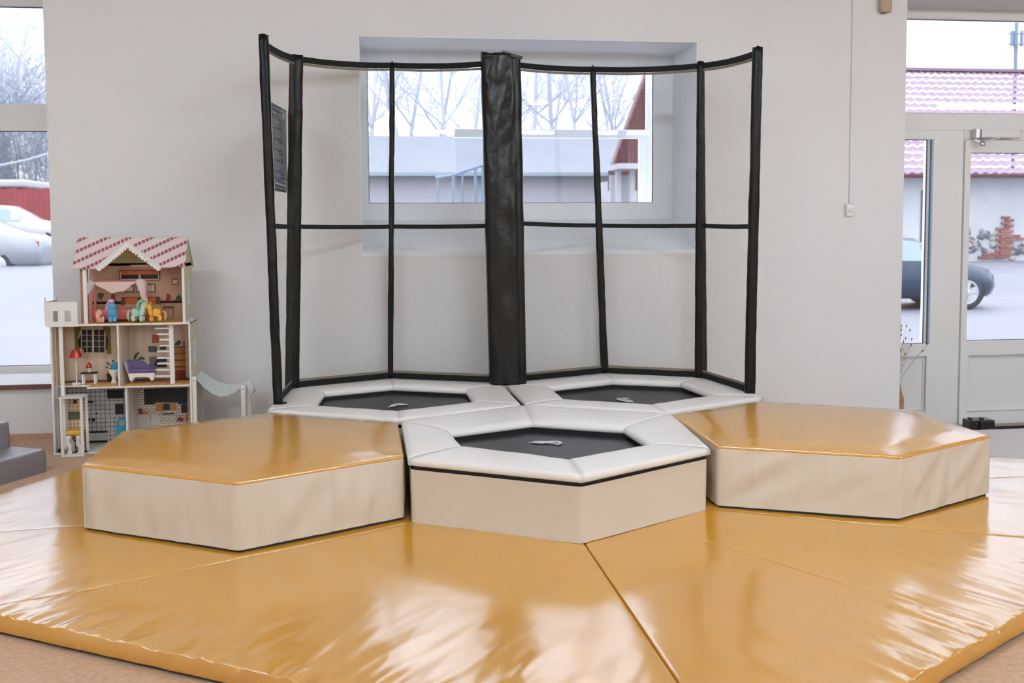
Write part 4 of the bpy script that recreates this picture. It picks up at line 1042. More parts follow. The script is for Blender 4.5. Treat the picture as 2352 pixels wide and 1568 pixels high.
# ================================================================== DOLLHOUSE
yf, yb_ = 1.45, 1.70
DW = mat('dollhouse_white', (.84, .80, .76), .45, .4); DWIN = mat('dollhouse_side', S(206, 196, 170), .6)
def stripes(c1, c2, w_, c3=None, zsplit=None):
    def f(n, tc, s, M, MIX):
        return MIX(M('GREATER_THAN', M('FRACT', M('DIVIDE', s[0], w_)), .5), c1, c2)
    return f
def wall_stripes(n, tc, s, M, MIX):
    c = MIX(M('GREATER_THAN', M('FRACT', M('DIVIDE', s[0], .055)), .5), S(222, 196, 164), S(226, 206, 190)); return c
STR = pattern('striped_wallpaper', wall_stripes)
def dots(n, tc, s, M, MIX):
    a = M('SUBTRACT', M('FRACT', M('DIVIDE', M('ADD', s[0], s[2]), .018)), .5); c = M('SUBTRACT', M('FRACT', M('DIVIDE', M('SUBTRACT', s[0], s[2]), .018)), .5)
    r = M('ADD', M('MULTIPLY', a, a), M('MULTIPLY', c, c)); return MIX(M('LESS_THAN', r, .03), S(188, 146, 118), S(226, 200, 170))
DOT = pattern('dotted_wallpaper', dots)
def tiles(n, tc, s, M, MIX):
    a = M('LESS_THAN', M('FRACT', M('DIVIDE', s[0], .026)), .10); c = M('LESS_THAN', M('FRACT', M('DIVIDE', s[2], .026)), .10)
    return MIX(M('MAXIMUM', a, c), S(206, 200, 196), S(60, 58, 60))
TIL = pattern('tile_print', tiles)
def bricks(n, tc, s, M, MIX):
    row = M('FLOOR', M('DIVIDE', s[2], .0145)); off = M('MULTIPLY', M('FRACT', M('MULTIPLY', row, .5)), .028)
    a = M('LESS_THAN', M('FRACT', M('DIVIDE', M('ADD', s[0], off), .028)), .10); c = M('LESS_THAN', M('FRACT', M('DIVIDE', s[2], .0145)), .17)
    return MIX(M('MAXIMUM', a, c), S(216, 206, 190), S(92, 72, 52))
BRI = pattern('brick_print', bricks)
def planks(n, tc, s, M, MIX):
    return MIX(M('GREATER_THAN', M('FRACT', M('DIVIDE', s[0], .045)), .5), S(214, 160, 78), S(226, 178, 106))
PLK = pattern('plank_print', planks)
def rooft(n, tc, s, M, MIX):
    k = M('ADD', M('MULTIPLY', s[0], -.50), M('MULTIPLY', s[2], 1.0))
    line_ = M('FRACT', M('DIVIDE', k, .062)); on = M('LESS_THAN', line_, .33)
    chip = M('LESS_THAN', M('FRACT', M('DIVIDE', M('ADD', s[0], M('MULTIPLY', s[2], .35)), .023)), .78)
    return MIX(M('MULTIPLY', on, chip), S(226, 206, 206), S(150, 84, 84))
RFT = pattern('printed_roof', rooft)
def medal(n, tc, s, M, MIX):
    a = M('SINE', M('MULTIPLY', s[0], 160)); c = M('SINE', M('MULTIPLY', s[2], 160)); return MIX(M('GREATER_THAN', M('ABSOLUTE', M('MULTIPLY', a, c)), .45), S(212, 190, 160), S(160, 128, 98))
MED = pattern('medallion_paper', medal)
cm = lambda nm, r, g, b_, ro=.6: mat('toy_'+nm, S(r, g, b_), ro)
DARK = cm('dark', 22, 18, 16); CRM = cm('cream', 216, 196, 170); OLI = cm('olive', 112, 96, 22); ORG = cm('orange', 190, 92, 34); REDT = cm('red', 186, 40, 30, .25)
PUR = cm('purple', 96, 78, 120); PNK = cm('pink', 226, 134, 130, .5); BRN = cm('brown', 104, 62, 40); TEAL = cm('teal', 48, 150, 184, .4); GRN = cm('leaf', 58, 74, 40); WD = cm('wood', 180, 118, 62); DRD = cm('maroon', 130, 36, 30); GRYT = cm('grey', 112, 96, 92); PLUM = cm('plum', 150, 112, 142); YLT = cm('yellow', 222, 176, 60, .5); SLT = cm('slate', 44, 36, 44); MAH = cm('mahogany', 108, 66, 52)
dh = thing('dollhouse', (-2.3, 1.5, 0), 'tall white wooden dollhouse with a pink tiled roof, open at the front', 'dollhouse')
px = lambda u, v=880, y=yf: P(u, v, y=y).x
pz = lambda v, u=300, y=yf: P(u, v, y=y).z
XL, XRr, XU0, XU1 = px(119, 800), px(433.5, 800), px(183, 680), px(420, 680)
Z1, Z2, ZE = pz(888), pz(743), pz(614)
t_ = .010
def dpart(nm, m, *a, **k):
    b = BM(); box(b, *a, k.pop('bev', .0015)); return new(nm, b, m, k.pop('par', dh), **k)
dpart('side_wall', DW, XL-t_, XL, yf, yb_+.01, 0, Z2); rw = dpart('side_wall', DW, XRr, XRr+t_, yf, yb_+.01, 0, Z2)
dpart('side_wall', DW, XU1-.004, XU1+t_, yf, yb_+.01, Z2, ZE+.02)
dpart('side_skin', DWIN, XRr+t_, XRr+t_+.002, yf+.012, yb_, .01, Z2-.01, label='cream printed outside'); dpart('side_skin', DWIN, XU1+t_, XU1+t_+.002, yf+.012, yb_, Z2+.01, ZE)
WB = cm('window_blue', 190, 206, 222)
for (z0_, z1_) in ((pz(838, 440), pz(786, 440)), (pz(700, 440), pz(648, 440))):
    xs_ = XRr+t_ if z0_ < .5 else XU1+t_
    wq = dpart('printed_window', DW, xs_, xs_+.004, yf+.09, yf+.165, z0_, z1_); dpart('shutter', WB, xs_+.003, xs_+.005, yf+.10, yf+.125, z0_+.01, z1_-.01, par=wq); dpart('shutter', WB, xs_+.003, xs_+.005, yf+.132, yf+.156, z0_+.01, z1_-.01, par=wq)
# floors
dpart('floor_board', DW, XL, XRr, yf+.0, yb_, 0, .010)
xn = px(200, 882)
f2a = dpart('floor_board', DW, XL, XRr, yf+.07, yb_, Z1-.004, Z1+.005); f2b = dpart('floor_board', DW, xn, XRr, yf-.012, yf+.07, Z1-.004, Z1+.005)
dpart('plank_print', PLK, XL, XRr, yf+.072, yb_-.001, Z1+.005, Z1+.0065, par=f2a); dpart('plank_print', PLK, xn+.004, XRr, yf-.010, yf+.072, Z1+.005, Z1+.0065, par=f2b)
dpart('rug_print', MAH, XL, XRr, yf+.16, yb_-.001, Z1+.0065, Z1+.0072, par=f2a)
f3 = dpart('floor_board', DW, px(106, 742), XRr+t_, yf-.006, yb_+.01, Z2-.009, Z2+.002)
dpart('plank_print', PLK, XU0, XU1, yf-.004, yb_, Z2+.002, Z2+.0035, par=f3)
# back panels, one per room
xd2, xd1 = px(272, 820), px(290.5, 940)
BY = yb_
def back(nm, m, x0, x1, z0, z1): return dpart(nm, m, x0, x1, BY, BY+.006, z0, z1, bev=0)
bk1 = back('back_panel', TIL, XL, xd1, 0, Z1); bk2 = back('back_panel', BRI, xd1, XRr, 0, Z1); bk3 = back('back_panel', STR, XL, xd2, Z1, Z2); bk4 = back('back_panel', STR, xd2, XRr, Z1, Z2)
bk5 = back('back_panel', DOT, XU0-.01, XU1, Z2, ZE+.02)
dpart('divider', DW, xd2-.005, xd2+.005, yf+.0, yb_, Z1, Z2); dpart('divider', DW, xd1-.005, xd1+.005, yf+.0, yb_, 0, Z1)
dpart('side_paper', STR, XL, XL+.002, yf+.02, yb_, Z1+.006, Z2-.01); dpart('side_paper', STR, xd2+.005, xd2+.007, yf+.03, yb_, Z1+.006, Z2-.01); dpart('side_paper', BRI, xd1+.005, xd1+.007, yf+.03, yb_, .01, Z1-.01)
wn = cm('wood_pillar', 178, 134, 104)
dpart('pillar', wn, px(179, 680), px(186, 680), yf+.05, yf+.16, Z2+.002, ZE); dpart('pillar', DW, px(191, 680), px(200, 680), yf+.0, yf+.012, Z2+.002, ZE, label='white front pillar')
b = BM(); ca = px(182, 640); cb_ = px(212, 640)
# prints on the back walls
def pr_(nm, m, u0, v0, u1, v1, par, dy=.0, th=.002):
    y_ = BY-.002-dy; a = P(u0, v0, y=y_); c = P(u1, v1, y=y_)
    b = BM(); box(b, min(a.x, c.x), max(a.x, c.x), y_-th, y_, min(a.z, c.z), max(a.z, c.z)); return new(nm, b, m, par)
def pr_poly(nm, m, pts, par, dy=.0, th=.002):
    y_ = BY-.002-dy; b = BM(); slab_xz(b, [(P(u, v, y=y_).x, P(u, v, y=y_).z) for u, v in pts], y_-th, y_); return new(nm, b, m, par)
# bedroom prints
pr_('dado', BRN, 212, 692, 418, 695, bk5); pr_('dado_panel', cm('tan', 176, 138, 108), 212, 695, 418, 738, bk5)
pr_('printed_window', BRN, 274, 620, 368, 644, bk5, .001); pr_('window_frame', CRM, 276, 624, 366, 642, bk5, .003); pr_('window_dark', DARK, 279, 629, 319, 640, bk5, .005); pr_('window_dark', DARK, 323, 629, 363, 640, bk5, .005); pr_('valance', ORG, 278, 622, 365, 630, bk5, .006)
for a_ in ((395, 640, 410, 654), (337, 652, 357, 671), (312, 652, 333, 671), (288, 655, 308, 671)):
    pr_('picture_frame', BRN, *a_, bk5, .001); pr_('picture', CRM, a_[0]+2, a_[1]+2, a_[2]-2, a_[3]-2, bk5, .003)
pr_('headboard', BRN, 278, 682, 368, 702, bk5, .002); pr_('pillow', ORG, 288, 684, 316, 700, bk5, .004); pr_('pillow', ORG, 328, 684, 358, 700, bk5, .004)
pr_poly('bed_print', cm('blanket', 196, 160, 120), [(276, 704), (290, 698), (365, 698), (372, 704), (372, 716), (276, 716)], bk5, .005)
for u in (259, 386): pr_poly('lamp_print', DRD, [(u-5, 692), (u+6, 692), (u+4, 675), (u-3, 675)], bk5, .004)
pr_('bedside_print', BRN, 375, 703, 400, 708, bk5, .003); pr_('bedside_leg', BRN, 377, 708, 379, 730, bk5, .003); pr_('bedside_leg', BRN, 397, 708, 399, 730, bk5, .003)
pr_poly('plant_print', GRN, [(401, 692), (406, 680), (412, 676), (417, 684), (418, 692)], bk5, .003); pr_poly('plant_print', GRN, [(228, 684), (224, 676), (231, 672), (240, 676), (236, 682), (232, 690)], bk5, .003)
# living room prints
pr_('printed_window', CRM, 185, 754, 243, 812, bk3, .001)
for c_ in range(2):
    for i_ in range(2):
        for j_ in range(4):
            u0 = 188+c_*28+i_*12.5; v0 = 757+j_*13.3; pr_('window_dark', DARK, u0, v0, u0+11, v0+11.8, bk3, .003)
pr_poly('window_dark', DARK, [(178, 783), (186, 768), (186, 800), (180, 795)], bk3, .004); pr_poly('window_dark', DARK, [(243, 768), (250, 781), (247, 800), (243, 806)], bk3, .004)
pr_poly('curtain', OLI, [(171, 751), (187, 751), (178, 780), (183, 800), (180, 812), (173, 812)], bk3, .006); pr_poly('curtain', OLI, [(236, 751), (252, 751), (255, 812), (246, 812), (246, 796), (250, 780)], bk3, .006)
for a_, m_ in (((349, 768, 365, 787), ORG), ((341, 795, 360, 808), cm('painting', 84, 92, 70)), ((368, 794, 381, 802), cm('painting_blue', 40, 52, 56)), ((343, 819, 383, 842), GRYT)): pr_('picture', m_, *a_, bk4, .003)
pr_poly('tv_shade', DARK, [(352, 842), (362, 821), (383, 821), (383, 842)], bk4, .005)
shf = pr_('shelf_print', WD, 400, 795, 427, 868, bk4, .002)
for v_ in (795, 811, 826, 841, 858): pr_('shelf_line', BRN, 400, v_, 427, v_+2, bk4, .004)
pr_('shelf_line', BRN, 419, 795, 421, 868, bk4, .004); pr_poly('plant_print', GRN, [(400, 793), (404, 785), (411, 780), (417, 786), (412, 793)], bk4, .004); pr_poly('vase_print', PLUM, [(420, 793), (419, 788), (422, 781), (425, 788), (424, 793)], bk4, .004); pr_('chair_print', DRD, 405, 850, 427, 872, bk4, .005)
pr_poly('plant_print', GRN, [(300, 842), (303, 832), (306, 842)], bk4, .004)
pr_poly('plant_leaf', GRN, [(308, 832), (307, 820), (312, 811), (322, 806), (316, 815), (311, 824)], bk4, .004); pr_poly('plant_leaf', GRN, [(312, 834), (317, 824), (324, 818), (333, 822), (331, 826), (322, 825)], bk4, .004)
# bathroom and kitchen prints
pr_('cabinet_print', DARK, 246, 895, 284, 914, bk1, .002); pr_('mirror_print', cm('pale', 200, 192, 194), 261, 924, 287, 955, bk1, .002); pr_('mirror_dark', SLT, 264, 927, 285, 951, bk1, .004)
pr_('shower_rail', DARK, 206, 899, 208, 966, bk1, .002); pr_('shower_rail', DARK, 200, 921, 215, 925, bk1, .002)
for u in (203, 215): pr_poly('tap_print', DARK, [(u-4, 963), (u, 959), (u+4, 963), (u+3, 967), (u-3, 967)], bk1, .003)
pr_('shelf_print', DARK, 204, 990, 247, 993, bk1, .003); pr_('bath_print', cm('bath', 196, 196, 192), 204, 993, 246, 1012, bk1, .002); pr_('shelf_print', DARK, 204, 1012, 247, 1015, bk1, .003)
pr_poly('soap_print', DARK, [(218, 949), (221, 947), (225, 949), (221, 952)], bk1, .003)
pr_poly('window_dark', DARK, [(331, 893), (430, 890), (430, 928), (411, 928), (408, 924), (358, 924), (353, 929), (332, 929)], bk2, .002)
pr_('cupboard_print', WD, 358, 927, 375, 944, bk2, .003); pr_('cupboard_print', WD, 390, 928, 405, 941, bk2, .003); pr_('cupboard_dark', SLT, 375, 927, 390, 941, bk2, .004); pr_('board_print', DARK, 416, 929, 431, 947, bk2, .003)
pr_('table_print', cm('table', 196, 190, 182), 315, 952, 346, 990, bk2, .003); pr_poly('chair_print', cm('chair', 202, 196, 190), [(347, 975), (346, 962), (352, 953), (360, 952), (369, 960), (368, 975)], bk2, .004)
pr_poly('jug_print', DRD, [(320, 951), (319, 944), (317, 939), (323, 937), (327, 941), (325, 945), (326, 951)], bk2, .004); pr_('bowl_print', WD, 328, 944, 341, 951, bk2, .004); pr_poly('kettle_print', DRD, [(407, 967), (407, 961), (413, 956), (420, 961), (420, 967)], bk2, .004); pr_('board_print', ORG, 426, 950, 432, 966, bk2, .004)
pr_('rack_print', DARK, 373, 949, 400, 951, bk2, .004)
# spiral stair
xs0, xs1 = px(389, 815, yf+.03), px(399.5, 815, yf+.03); dpart('stair_post', DW, xs0, xs1, yf+.03, yf+.045, Z1+.006, Z2-.009)
for i_, (u0, v0) in enumerate(((356, 752), (360, 765.5), (367, 778), (368, 792), (361, 805), (360.5, 820), (361, 833), (357, 847.5), (356, 862))):
    q = P(u0, v0+2, y=yf+.03); dpart('stair_tread', DW, q.x, xs0+.002, yf+.024, yf+.075, q.z-.004, q.z+.004, bev=.001)
# attic back, roof
yrg = yf+.135; zrg = P(300, 545, y=yrg).z; xe0, xe1 = P(166, 615, y=yf-.02).x, P(426, 611, y=yf-.02).x; xr0, xr1 = P(178, 545, y=yrg).x, P(431, 545, y=yrg).x
b = BM(); slab_xz(b, [(XU0-.0, ZE), (XU1, ZE), (XU1-.02, ZE+.015), (P(293, 566, y=BY).x, P(293, 560, y=BY).z), (XU0+.02, ZE+.015)], BY, BY+.006); new('attic_back', b, cm('attic', 150, 120, 92), dh)
pr_('attic_print', CRM, 300, 608, 340, 612, bk5, .001); pr_poly('attic_opening', DARK, [(272, 585), (281, 575), (293, 567), (301, 570), (296, 572), (286, 575)], bk5, .008)
zf = ZE-.003; yE = yf-.02
def onroof(u, v):
    r = ray(u, v); n_ = Vector((0, -(zrg-zf), (yrg-yE))).normalized(); p0 = Vector((0, yE, zf)); t = (p0-CAM).dot(n_)/r.dot(n_); return CAM+r*t
rp = [(166, 616), (236, 616), (293, 568), (352, 614), (425, 611), (431, 545), (178, 545), (296, 545)]
b = BM(); V1 = [b.verts.new(onroof(*q)) for q in rp]; V2 = [b.verts.new(onroof(*q)+Vector((0, .006, -.006))) for q in rp]
for VV in (V1, V2):
    b.faces.new((VV[0], VV[1], VV[2], VV[7], VV[6])); b.faces.new((VV[2], VV[3], VV[4], VV[5], VV[7]))
RI = [0, 1, 2, 3, 4, 5, 7, 6]
for i_ in range(8): a_, c_ = RI[i_], RI[(i_+1) % 8]; b.faces.new((V1[c_], V1[a_], V2[a_], V2[c_]))
bmesh.ops.recalc_face_normals(b, faces=b.faces[:]); new('roof', b, RFT, dh, label='pink roof panel with rows of red tiles')
b = BM(); A_ = onroof(425, 611); B_ = onroof(431, 545); A0_ = onroof(166, 616); B0_ = onroof(178, 545)
yB = BY+.02; V1 = [b.verts.new(q) for q in ((B0_.x, yrg, zrg), (B_.x, yrg, zrg), (A_.x, yB, zf), (A0_.x, yB, zf))]; f_ = b.faces.new(V1); r_ = bmesh.ops.extrude_face_region(b, geom=[f_])
for v in r_['geom']:
    if isinstance(v, bmesh.types.BMVert): v.co.z -= .007
bmesh.ops.recalc_face_normals(b, faces=b.faces[:]); new('rear_roof', b, cm('rear_roof', 196, 186, 140), dh, label='rear roof panel, olive inside')
b = BM(); slab_xz(b, [(0, 0), (1, 0), (1, 1)], 0, .001); b.free()
gb = BM(); V1 = [gb.verts.new(q) for q in ((XU1+t_, yf+.01, ZE), (XU1+t_, BY, ZE), (XU1+t_, yrg, zrg-.012))]; gb.faces.new(V1)
V2 = [gb.verts.new(v.co-Vector((t_, 0, 0))) for v in V1]; gb.faces.new(V2[::-1])
for i_ in range(3): gb.faces.new((V1[(i_+1) % 3], V1[i_], V2[i_], V2[(i_+1) % 3]))
bmesh.ops.recalc_face_normals(gb, faces=gb.faces[:]); new('gable', gb, cm('gable', 190, 184, 150), dh)
for (a_, c_) in (((222, 617), (293, 560)), ((370, 616), (293, 560))):
    b = BM(); p0 = onroof(*a_)+Vector((0, -.010, .0)); p1 = onroof(*c_)+Vector((0, -.010, .0)); up_ = Vector((0, 0, 1)); d_ = (p1-p0)
    nsc = 11
    beam(b, p0, p1, .006, .024)
    side_ = Vector((d_.z, 0, -d_.x)).normalized(); 
    if side_.z > 0: side_ = -side_
    for k in range(nsc):
        c3 = p0+d_*((k+.5)/nsc)+side_*.013; lathe(b, c3, [(.010, -.003), (.010, .003)], 8, 'Y')
    new('scalloped_trim', b, DW, dh)
# terrace with arched openings
ty = yf-.004; TX0, TX1 = px(105, 720), px(179, 720); TZ0, TZ1 = Z2, pz(693, 140)
b = BM(); hx = [(px(123, 727), px(134, 727)), (px(150, 727), px(164, 727))]; hz0, hz1 = pz(738, 130), pz(714, 130)
xs_ = [TX0, hx[0][0], hx[0][1], hx[1][0], hx[1][1], TX1]
for i_ in range(0, 5):
    if i_ in (1, 3): box(b, xs_[i_], xs_[i_+1], ty-.005, ty+.004, TZ0-.010, hz0); box(b, xs_[i_], xs_[i_+1], ty-.005, ty+.004, hz1, TZ1)
    else: box(b, xs_[i_], xs_[i_+1], ty-.005, ty+.004, TZ0-.010, TZ1)
new('terrace_parapet', b, DW, dh)
dpart('terrace_parapet', DW, TX0-.006, TX0, ty, yf+.22, TZ0, TZ1); dpart('terrace_post', DW, TX0-.004, TX0+.004, ty-.002, ty+.006, TZ1, pz(682, 108)); dpart('terrace_post', DW, px(127, 690, yf+.2), px(130, 690, yf+.2), yf+.2, yf+.21, TZ0, P(130, 680, y=yf+.2).z)
# lift shaft rail
dpart('lift_rail', DW, px(133, 760), px(142, 760), yf+.01, yf+.022, .03, Z2-.012); dpart('lift_rail', DW, px(122, 900), px(126, 900), yf+.05, yf+.06, .0, Z2-.012)
dpart('rail_foot', DARK, px(131, 1035), px(143, 1035), yf+.01, yf+.03, .012, .03)
# --- lift cabin
lc = thing('toy_lift_cabin', (px(165, 1040), yf-.03, 0), 'open white lift cabin with patterned back at the lower left of the dollhouse', 'toy lift')
y0c, y1c = yf-.065, yf+.045
def lpart(nm, m, u0, v0, u1, v1, ya, yb2, par=lc, bev=.001):
    a = P(u0, v0, y=ya); c = P(u1, v1, y=ya); b = BM(); box(b, min(a.x, c.x), max(a.x, c.x), ya, yb2, max(0, min(a.z, c.z)), max(a.z, c.z), bev); return new(nm, b, m, par)
cx0, cx1 = P(137, 960, y=y0c).x, P(190, 960, y=y0c).x; czt = P(160, 915, y=y0c).z
for nm, a in (('base', (cx0, cx1, y0c, y1c, 0.001, .010)), ('roof', (cx0-.004, cx1+.003, y0c-.004, y1c+.004, czt, czt+.006))): b = BM(); box(b, *a, .001); new(nm, b, DW, lc)
for xx0, yy0 in ((cx0, y0c), (cx1-.014, y0c), (cx0, y1c-.012), (cx1-.012, y1c-.012)): b = BM(); box(b, xx0, xx0+.014, yy0, yy0+.010, .010, czt, .001); new('post', b, DW, lc)
b = BM(); box(b, cx0+.014, cx1+.0, y1c-.002, y1c, .01, czt); bp = new('back_panel', b, MED, lc)
b = BM(); a = P(157, 945, y=y1c); c = P(187, 962, y=y1c); box(b, a.x, c.x, y1c-.005, y1c-.002, c.z, a.z); new('picture', b, cm('painting', 84, 92, 70), bp)
b = BM(); a = P(173, 922, y=y1c); lathe(b, (a.x, y1c-.004, a.z), [(.010, 0), (.010, -.003)], 12, 'Y'); new('round_hole', b, DARK, bp)
# stool standing by the cabin
sl_ = thing('toy_stool', (px(180, 1036), yf+.0, .012), 'toy stool with yellow cushion and wavy white legs standing in the lift cabin', 'toy furniture')
ys = yf-.045
b = BM(); a = P(150, 995, y=ys); c = P(186, 995, y=ys); box(b, a.x+.0, c.x, ys, ys+.075, P(170, 1000, y=ys).z, P(170, 989, y=ys).z, .008, 3); new('cushion', b, YLT, sl_, smooth=True)
zt_s = P(170, 1001, y=ys).z
for u_, yy in ((157, ys+.005), (180, ys+.005), (157, ys+.06), (180, ys+.06)):
    x_ = P(u_, 1010, y=ys).x; pts = []
    n_ = 10
    for k in range(n_+1):
        f = k/n_; z_ = .012+(zt_s-.012)*f; pts.append((x_+.006*math.sin(f*2*PI), z_))
    pl = [(x-.010-.004*math.cos(i_/n_*4*PI), z) for i_, (x, z) in enumerate(pts)]+[(x+.010+.004*math.cos(i_/n_*4*PI), z) for i_, (x, z) in reversed(list(enumerate(pts)))]
    b = BM(); slab_xz(b, pl, yy, yy+.008); new('leg', b, DW, sl_)
# --- furniture in the rooms
def T(nm, u, v, y, lab, cat): q = P(u, v, y=y); return thing(nm, (q.x, y, q.z), lab, cat), q
yt = yf+.10
t, q = T('toy_floor_lamp', 176, 876, yt, 'toy floor lamp with red shade in the dollhouse living room', 'toy lamp'); zb0 = Z1+.0075; x_ = q.x
b = BM(); lathe(b, (x_, yt, zb0), [(.027, 0), (.027, .008), (.024, .010)], 20); new('base', b, DW, t, smooth=False)
zsb, zst = P(176, 820, y=yt).z, P(176, 803, y=yt).z
b = BM(); tube(b, [(x_, yt, zb0+.009), (x_, yt, zsb+.01)], .0042, 8); new('pole', b, DW, t)
b = BM(); lathe(b, (x_, yt, zsb), [(.034, 0), (.019, zst-zsb), (.016, zst-zsb)], 20); new('lamp_shade', b, REDT, t, smooth=False, label='glossy red shade')
t, q = T('toy_side_table', 205, 876, yt, 'small toy table with black top in the dollhouse living room', 'toy furniture')
x0_, x1_ = P(187, 860, y=yt).x, P(223, 860, y=yt).x; zt2_ = P(205, 856, y=yt).z
b = BM(); box(b, x0_, x1_, yt-.02, yt+.03, zt2_-.004, zt2_+.003, .001); new('top', b, DARK, t)
for xx0, yy0 in ((x0_+.006, yt-.018), (x1_-.014, yt-.018), (x0_+.006, yt+.02), (x1_-.014, yt+.02)): b = BM(); box(b, xx0, xx0+.008, yy0, yy0+.008, zb0, zt2_-.004); new('leg', b, DW, t)
t, q = T('toy_table_lamp', 205, 855, yt, 'tiny toy lamp with red shade on the black topped table', 'toy lamp'); x_ = q.x
b = BM(); lathe(b, (x_, yt, zt2_+.003), [(.006, 0), (.009, .008), (.005, .014), (.008, .022), (.004, .030)], 14); new('base', b, DW, t, smooth=True)
b = BM(); lathe(b, (x_, yt, zt2_+.030), [(.017, 0), (.014, .014), (.008, .026), (.002, .030)], 16); new('lamp_shade', b, REDT, t, smooth=True)
t, q = T('toy_figurine', 190, 815, yt, 'tiny pink toy figurine perched behind the red floor lamp shade', 'toy figurine'); zq = P(190, 814, y=BY-.02).z; xq = P(190, 805, y=BY-.02).x
b = BM(); lathe(b, (xq, BY-.02, zq), [(.007, 0), (.009, .006), (.005, .012), (.007, .020), (.005, .028), (.001, .034)], 10); new('body', b, PNK, t, smooth=True)
b = BM(); box(b, xq-.02, xq+.02, BY-.035, BY-.008, zq-.004, zq); new('shelf', b, DW, t)
t, q = T('toy_toilet', 262, 876, yt, 'white toy toilet with blue lid beside the dollhouse room divider', 'toy furniture'); x_ = q.x
b = BM(); lathe(b, (x_, yt, zb0), [(.018, 0), (.017, .01), (.011, .02), (.012, .04), (.026, .062), (.029, .078), (.024, .080)], 18); new('bowl', b, DW, t, smooth=True)
zz_ = zb0+.080; b = BM(); box(b, x_-.010, x_+.024, yt-.01, yt+.02, zz_, zz_+.040, .006, 3); new('lid', b, TEAL, t, smooth=True)
t, q = T('toy_plant', 250, 845, yt+.05, 'toy potted plant with green leaves behind the toy toilet', 'toy plant'); x_ = q.x
b = BM(); lathe(b, (x_, yt+.06, zb0), [(.012, 0), (.016, .05), (.014, .05)], 12); new('pot', b, DARK, t)
for k in range(9):
    a = k*2.4; r_ = .006+.002*k; c3 = Vector((x_+r_*math.cos(a), yt+.06+.01*math.sin(a), zb0+.05+.009*k)); b = BM(); bmesh.ops.create_icosphere(b, subdivisions=1, radius=.008)
    for v in b.verts: v.co = c3+Vector((v.co.x, v.co.y*.6, v.co.z*.8))
    new('leaf', b, cm('bush', 98, 112, 52) if k % 2 else GRN, t)
# chaise
yc2 = yf+.05
t, q = T('toy_chaise', 320, 870, yc2, 'purple toy chaise longue with white legs in the dollhouse', 'toy furniture')
X = lambda u, v=850: P(u, v, y=yc2).x
Z = lambda v, u=320: P(u, v, y=yc2).z
b = BM(); slab_xz(b, [(X(292), Z(857)), (X(356), Z(857)), (X(357), Z(844)), (X(346), Z(842)), (X(334), Z(840)), (X(325), Z(832)), (X(312), Z(829)), (X(288), Z(829)), (X(285), Z(833))], yc2+.045, yc2+.06); new('backrest', b, PUR, t)
b = BM(); box(b, X(293), X(356.5), yc2, yc2+.05, Z(857), Z(848), .004, 3); new('seat', b, PUR, t, smooth=True)
b = BM(); slab_xz(b, [(X(284), Z(833)), (X(289), Z(829)), (X(297), Z(857)), (X(293), Z(858))], yc2, yc2+.055); new('armrest', b, cm('lilac', 168, 148, 176), t)
b = BM(); slab_xz(b, [(X(293), Z(857)), (X(355), Z(857)), (X(352), Z(874)), (X(345), Z(874)), (X(343), Z(868)), (X(338), Z(866)), (X(309), Z(866)), (X(305), Z(869)), (X(304), Z(875)), (X(298), Z(875))], yc2+.002, yc2+.010); new('front_leg_frame', b, DW, t)
b = BM(); slab_xz(b, [(X(293), Z(857)), (X(355), Z(857)), (X(352), Z(874)), (X(345), Z(874)), (X(343), Z(868)), (X(338), Z(866)), (X(309), Z(866)), (X(305), Z(869)), (X(304), Z(875)), (X(298), Z(875))], yc2+.045, yc2+.053); new('rear_leg_frame', b, DW, t)
# blue arched mirror in the bathroom
t, q = T('toy_arch_mirror', 282, 990, yf+.06, 'blue toy arch shaped mirror by the lower divider of the dollhouse', 'toy furniture'); ym = yf+.14
mp = []
for k in range(13):
    a = PI*k/12; mp.append((P(281, 970, y=ym).x+.034*math.cos(a), P(281, 972, y=ym).z+.032*math.sin(a)))
mp += [(mp[-1][0], .011), (mp[0][0], .011)]
b = BM(); slab_xz(b, mp, ym, ym+.012); new('frame', b, TEAL, t)
b = BM(); c3 = P(280, 971, y=ym); lathe(b, (c3.x, ym-.001, c3.z), [(.017, 0), (.017, .004)], 20, 'Y'); new('mirror', b, METAL, t)
# canopy bed
yb1 = yf+.07
t, q = T('toy_canopy_bed', 260, 735, yb1, 'pink toy canopy bed draped with sheer fabric in the dollhouse bedroom', 'toy furniture')
XB = lambda u, v=700: P(u, v, y=yb1).x
ZB = lambda v, u=260: P(u, v, y=yb1).z
zfl = Z2+.004
for u0_, yy in ((206, yb1), (216, yb1+.13), (326, yb1+.0), (334, yb1+.13)):
    x_ = P(u0_, 700, y=yy).x; b = BM(); box(b, x_, x_+.012, yy, yy+.010, zfl, ZB(646), .001); new('post', b, PNK, t)
b = BM(); beam(b, (XB(206), yb1+.005, ZB(649)), (XB(330), yb1+.005, ZB(649)), .010, .010); beam(b, (XB(206), yb1+.135, ZB(649)), (XB(330), yb1+.135, ZB(649)), .010, .010); new('rail', b, PNK, t)
b = BM(); box(b, XB(208), XB(330), yb1+.01, yb1+.125, zfl+.012, ZB(712), .008, 3); new('mattress', b, cm('rose', 214, 116, 114), t, smooth=True)
SHEER = netmat('sheer_fabric', .0011, .0006, (.85, .68, .62)); SHM = netmat('sheer_mint', .0011, .0007, (.76, .84, .84))
def drape(bm, pts_top, depth_, n=14, m=5, swag=0):
    pass
b = BM(); uvl = b.loops.layers.uv.new('UVMap'); g = []
for i_ in range(17):
    s_ = i_/16; row = []
    for j_ in range(6):
        f = j_/5; zt3 = ZB(647)-.0; dep = .062*math.sin(PI*s_)*f+.004*math.sin(s_*20)*f
        row.append((b.verts.new((XB(216)+(XB(316)-XB(216))*s_, yb1-.003-.004*math.sin(s_*15)*f, zt3-dep)), (s_*.25, f*.06)))
    g.append(row)
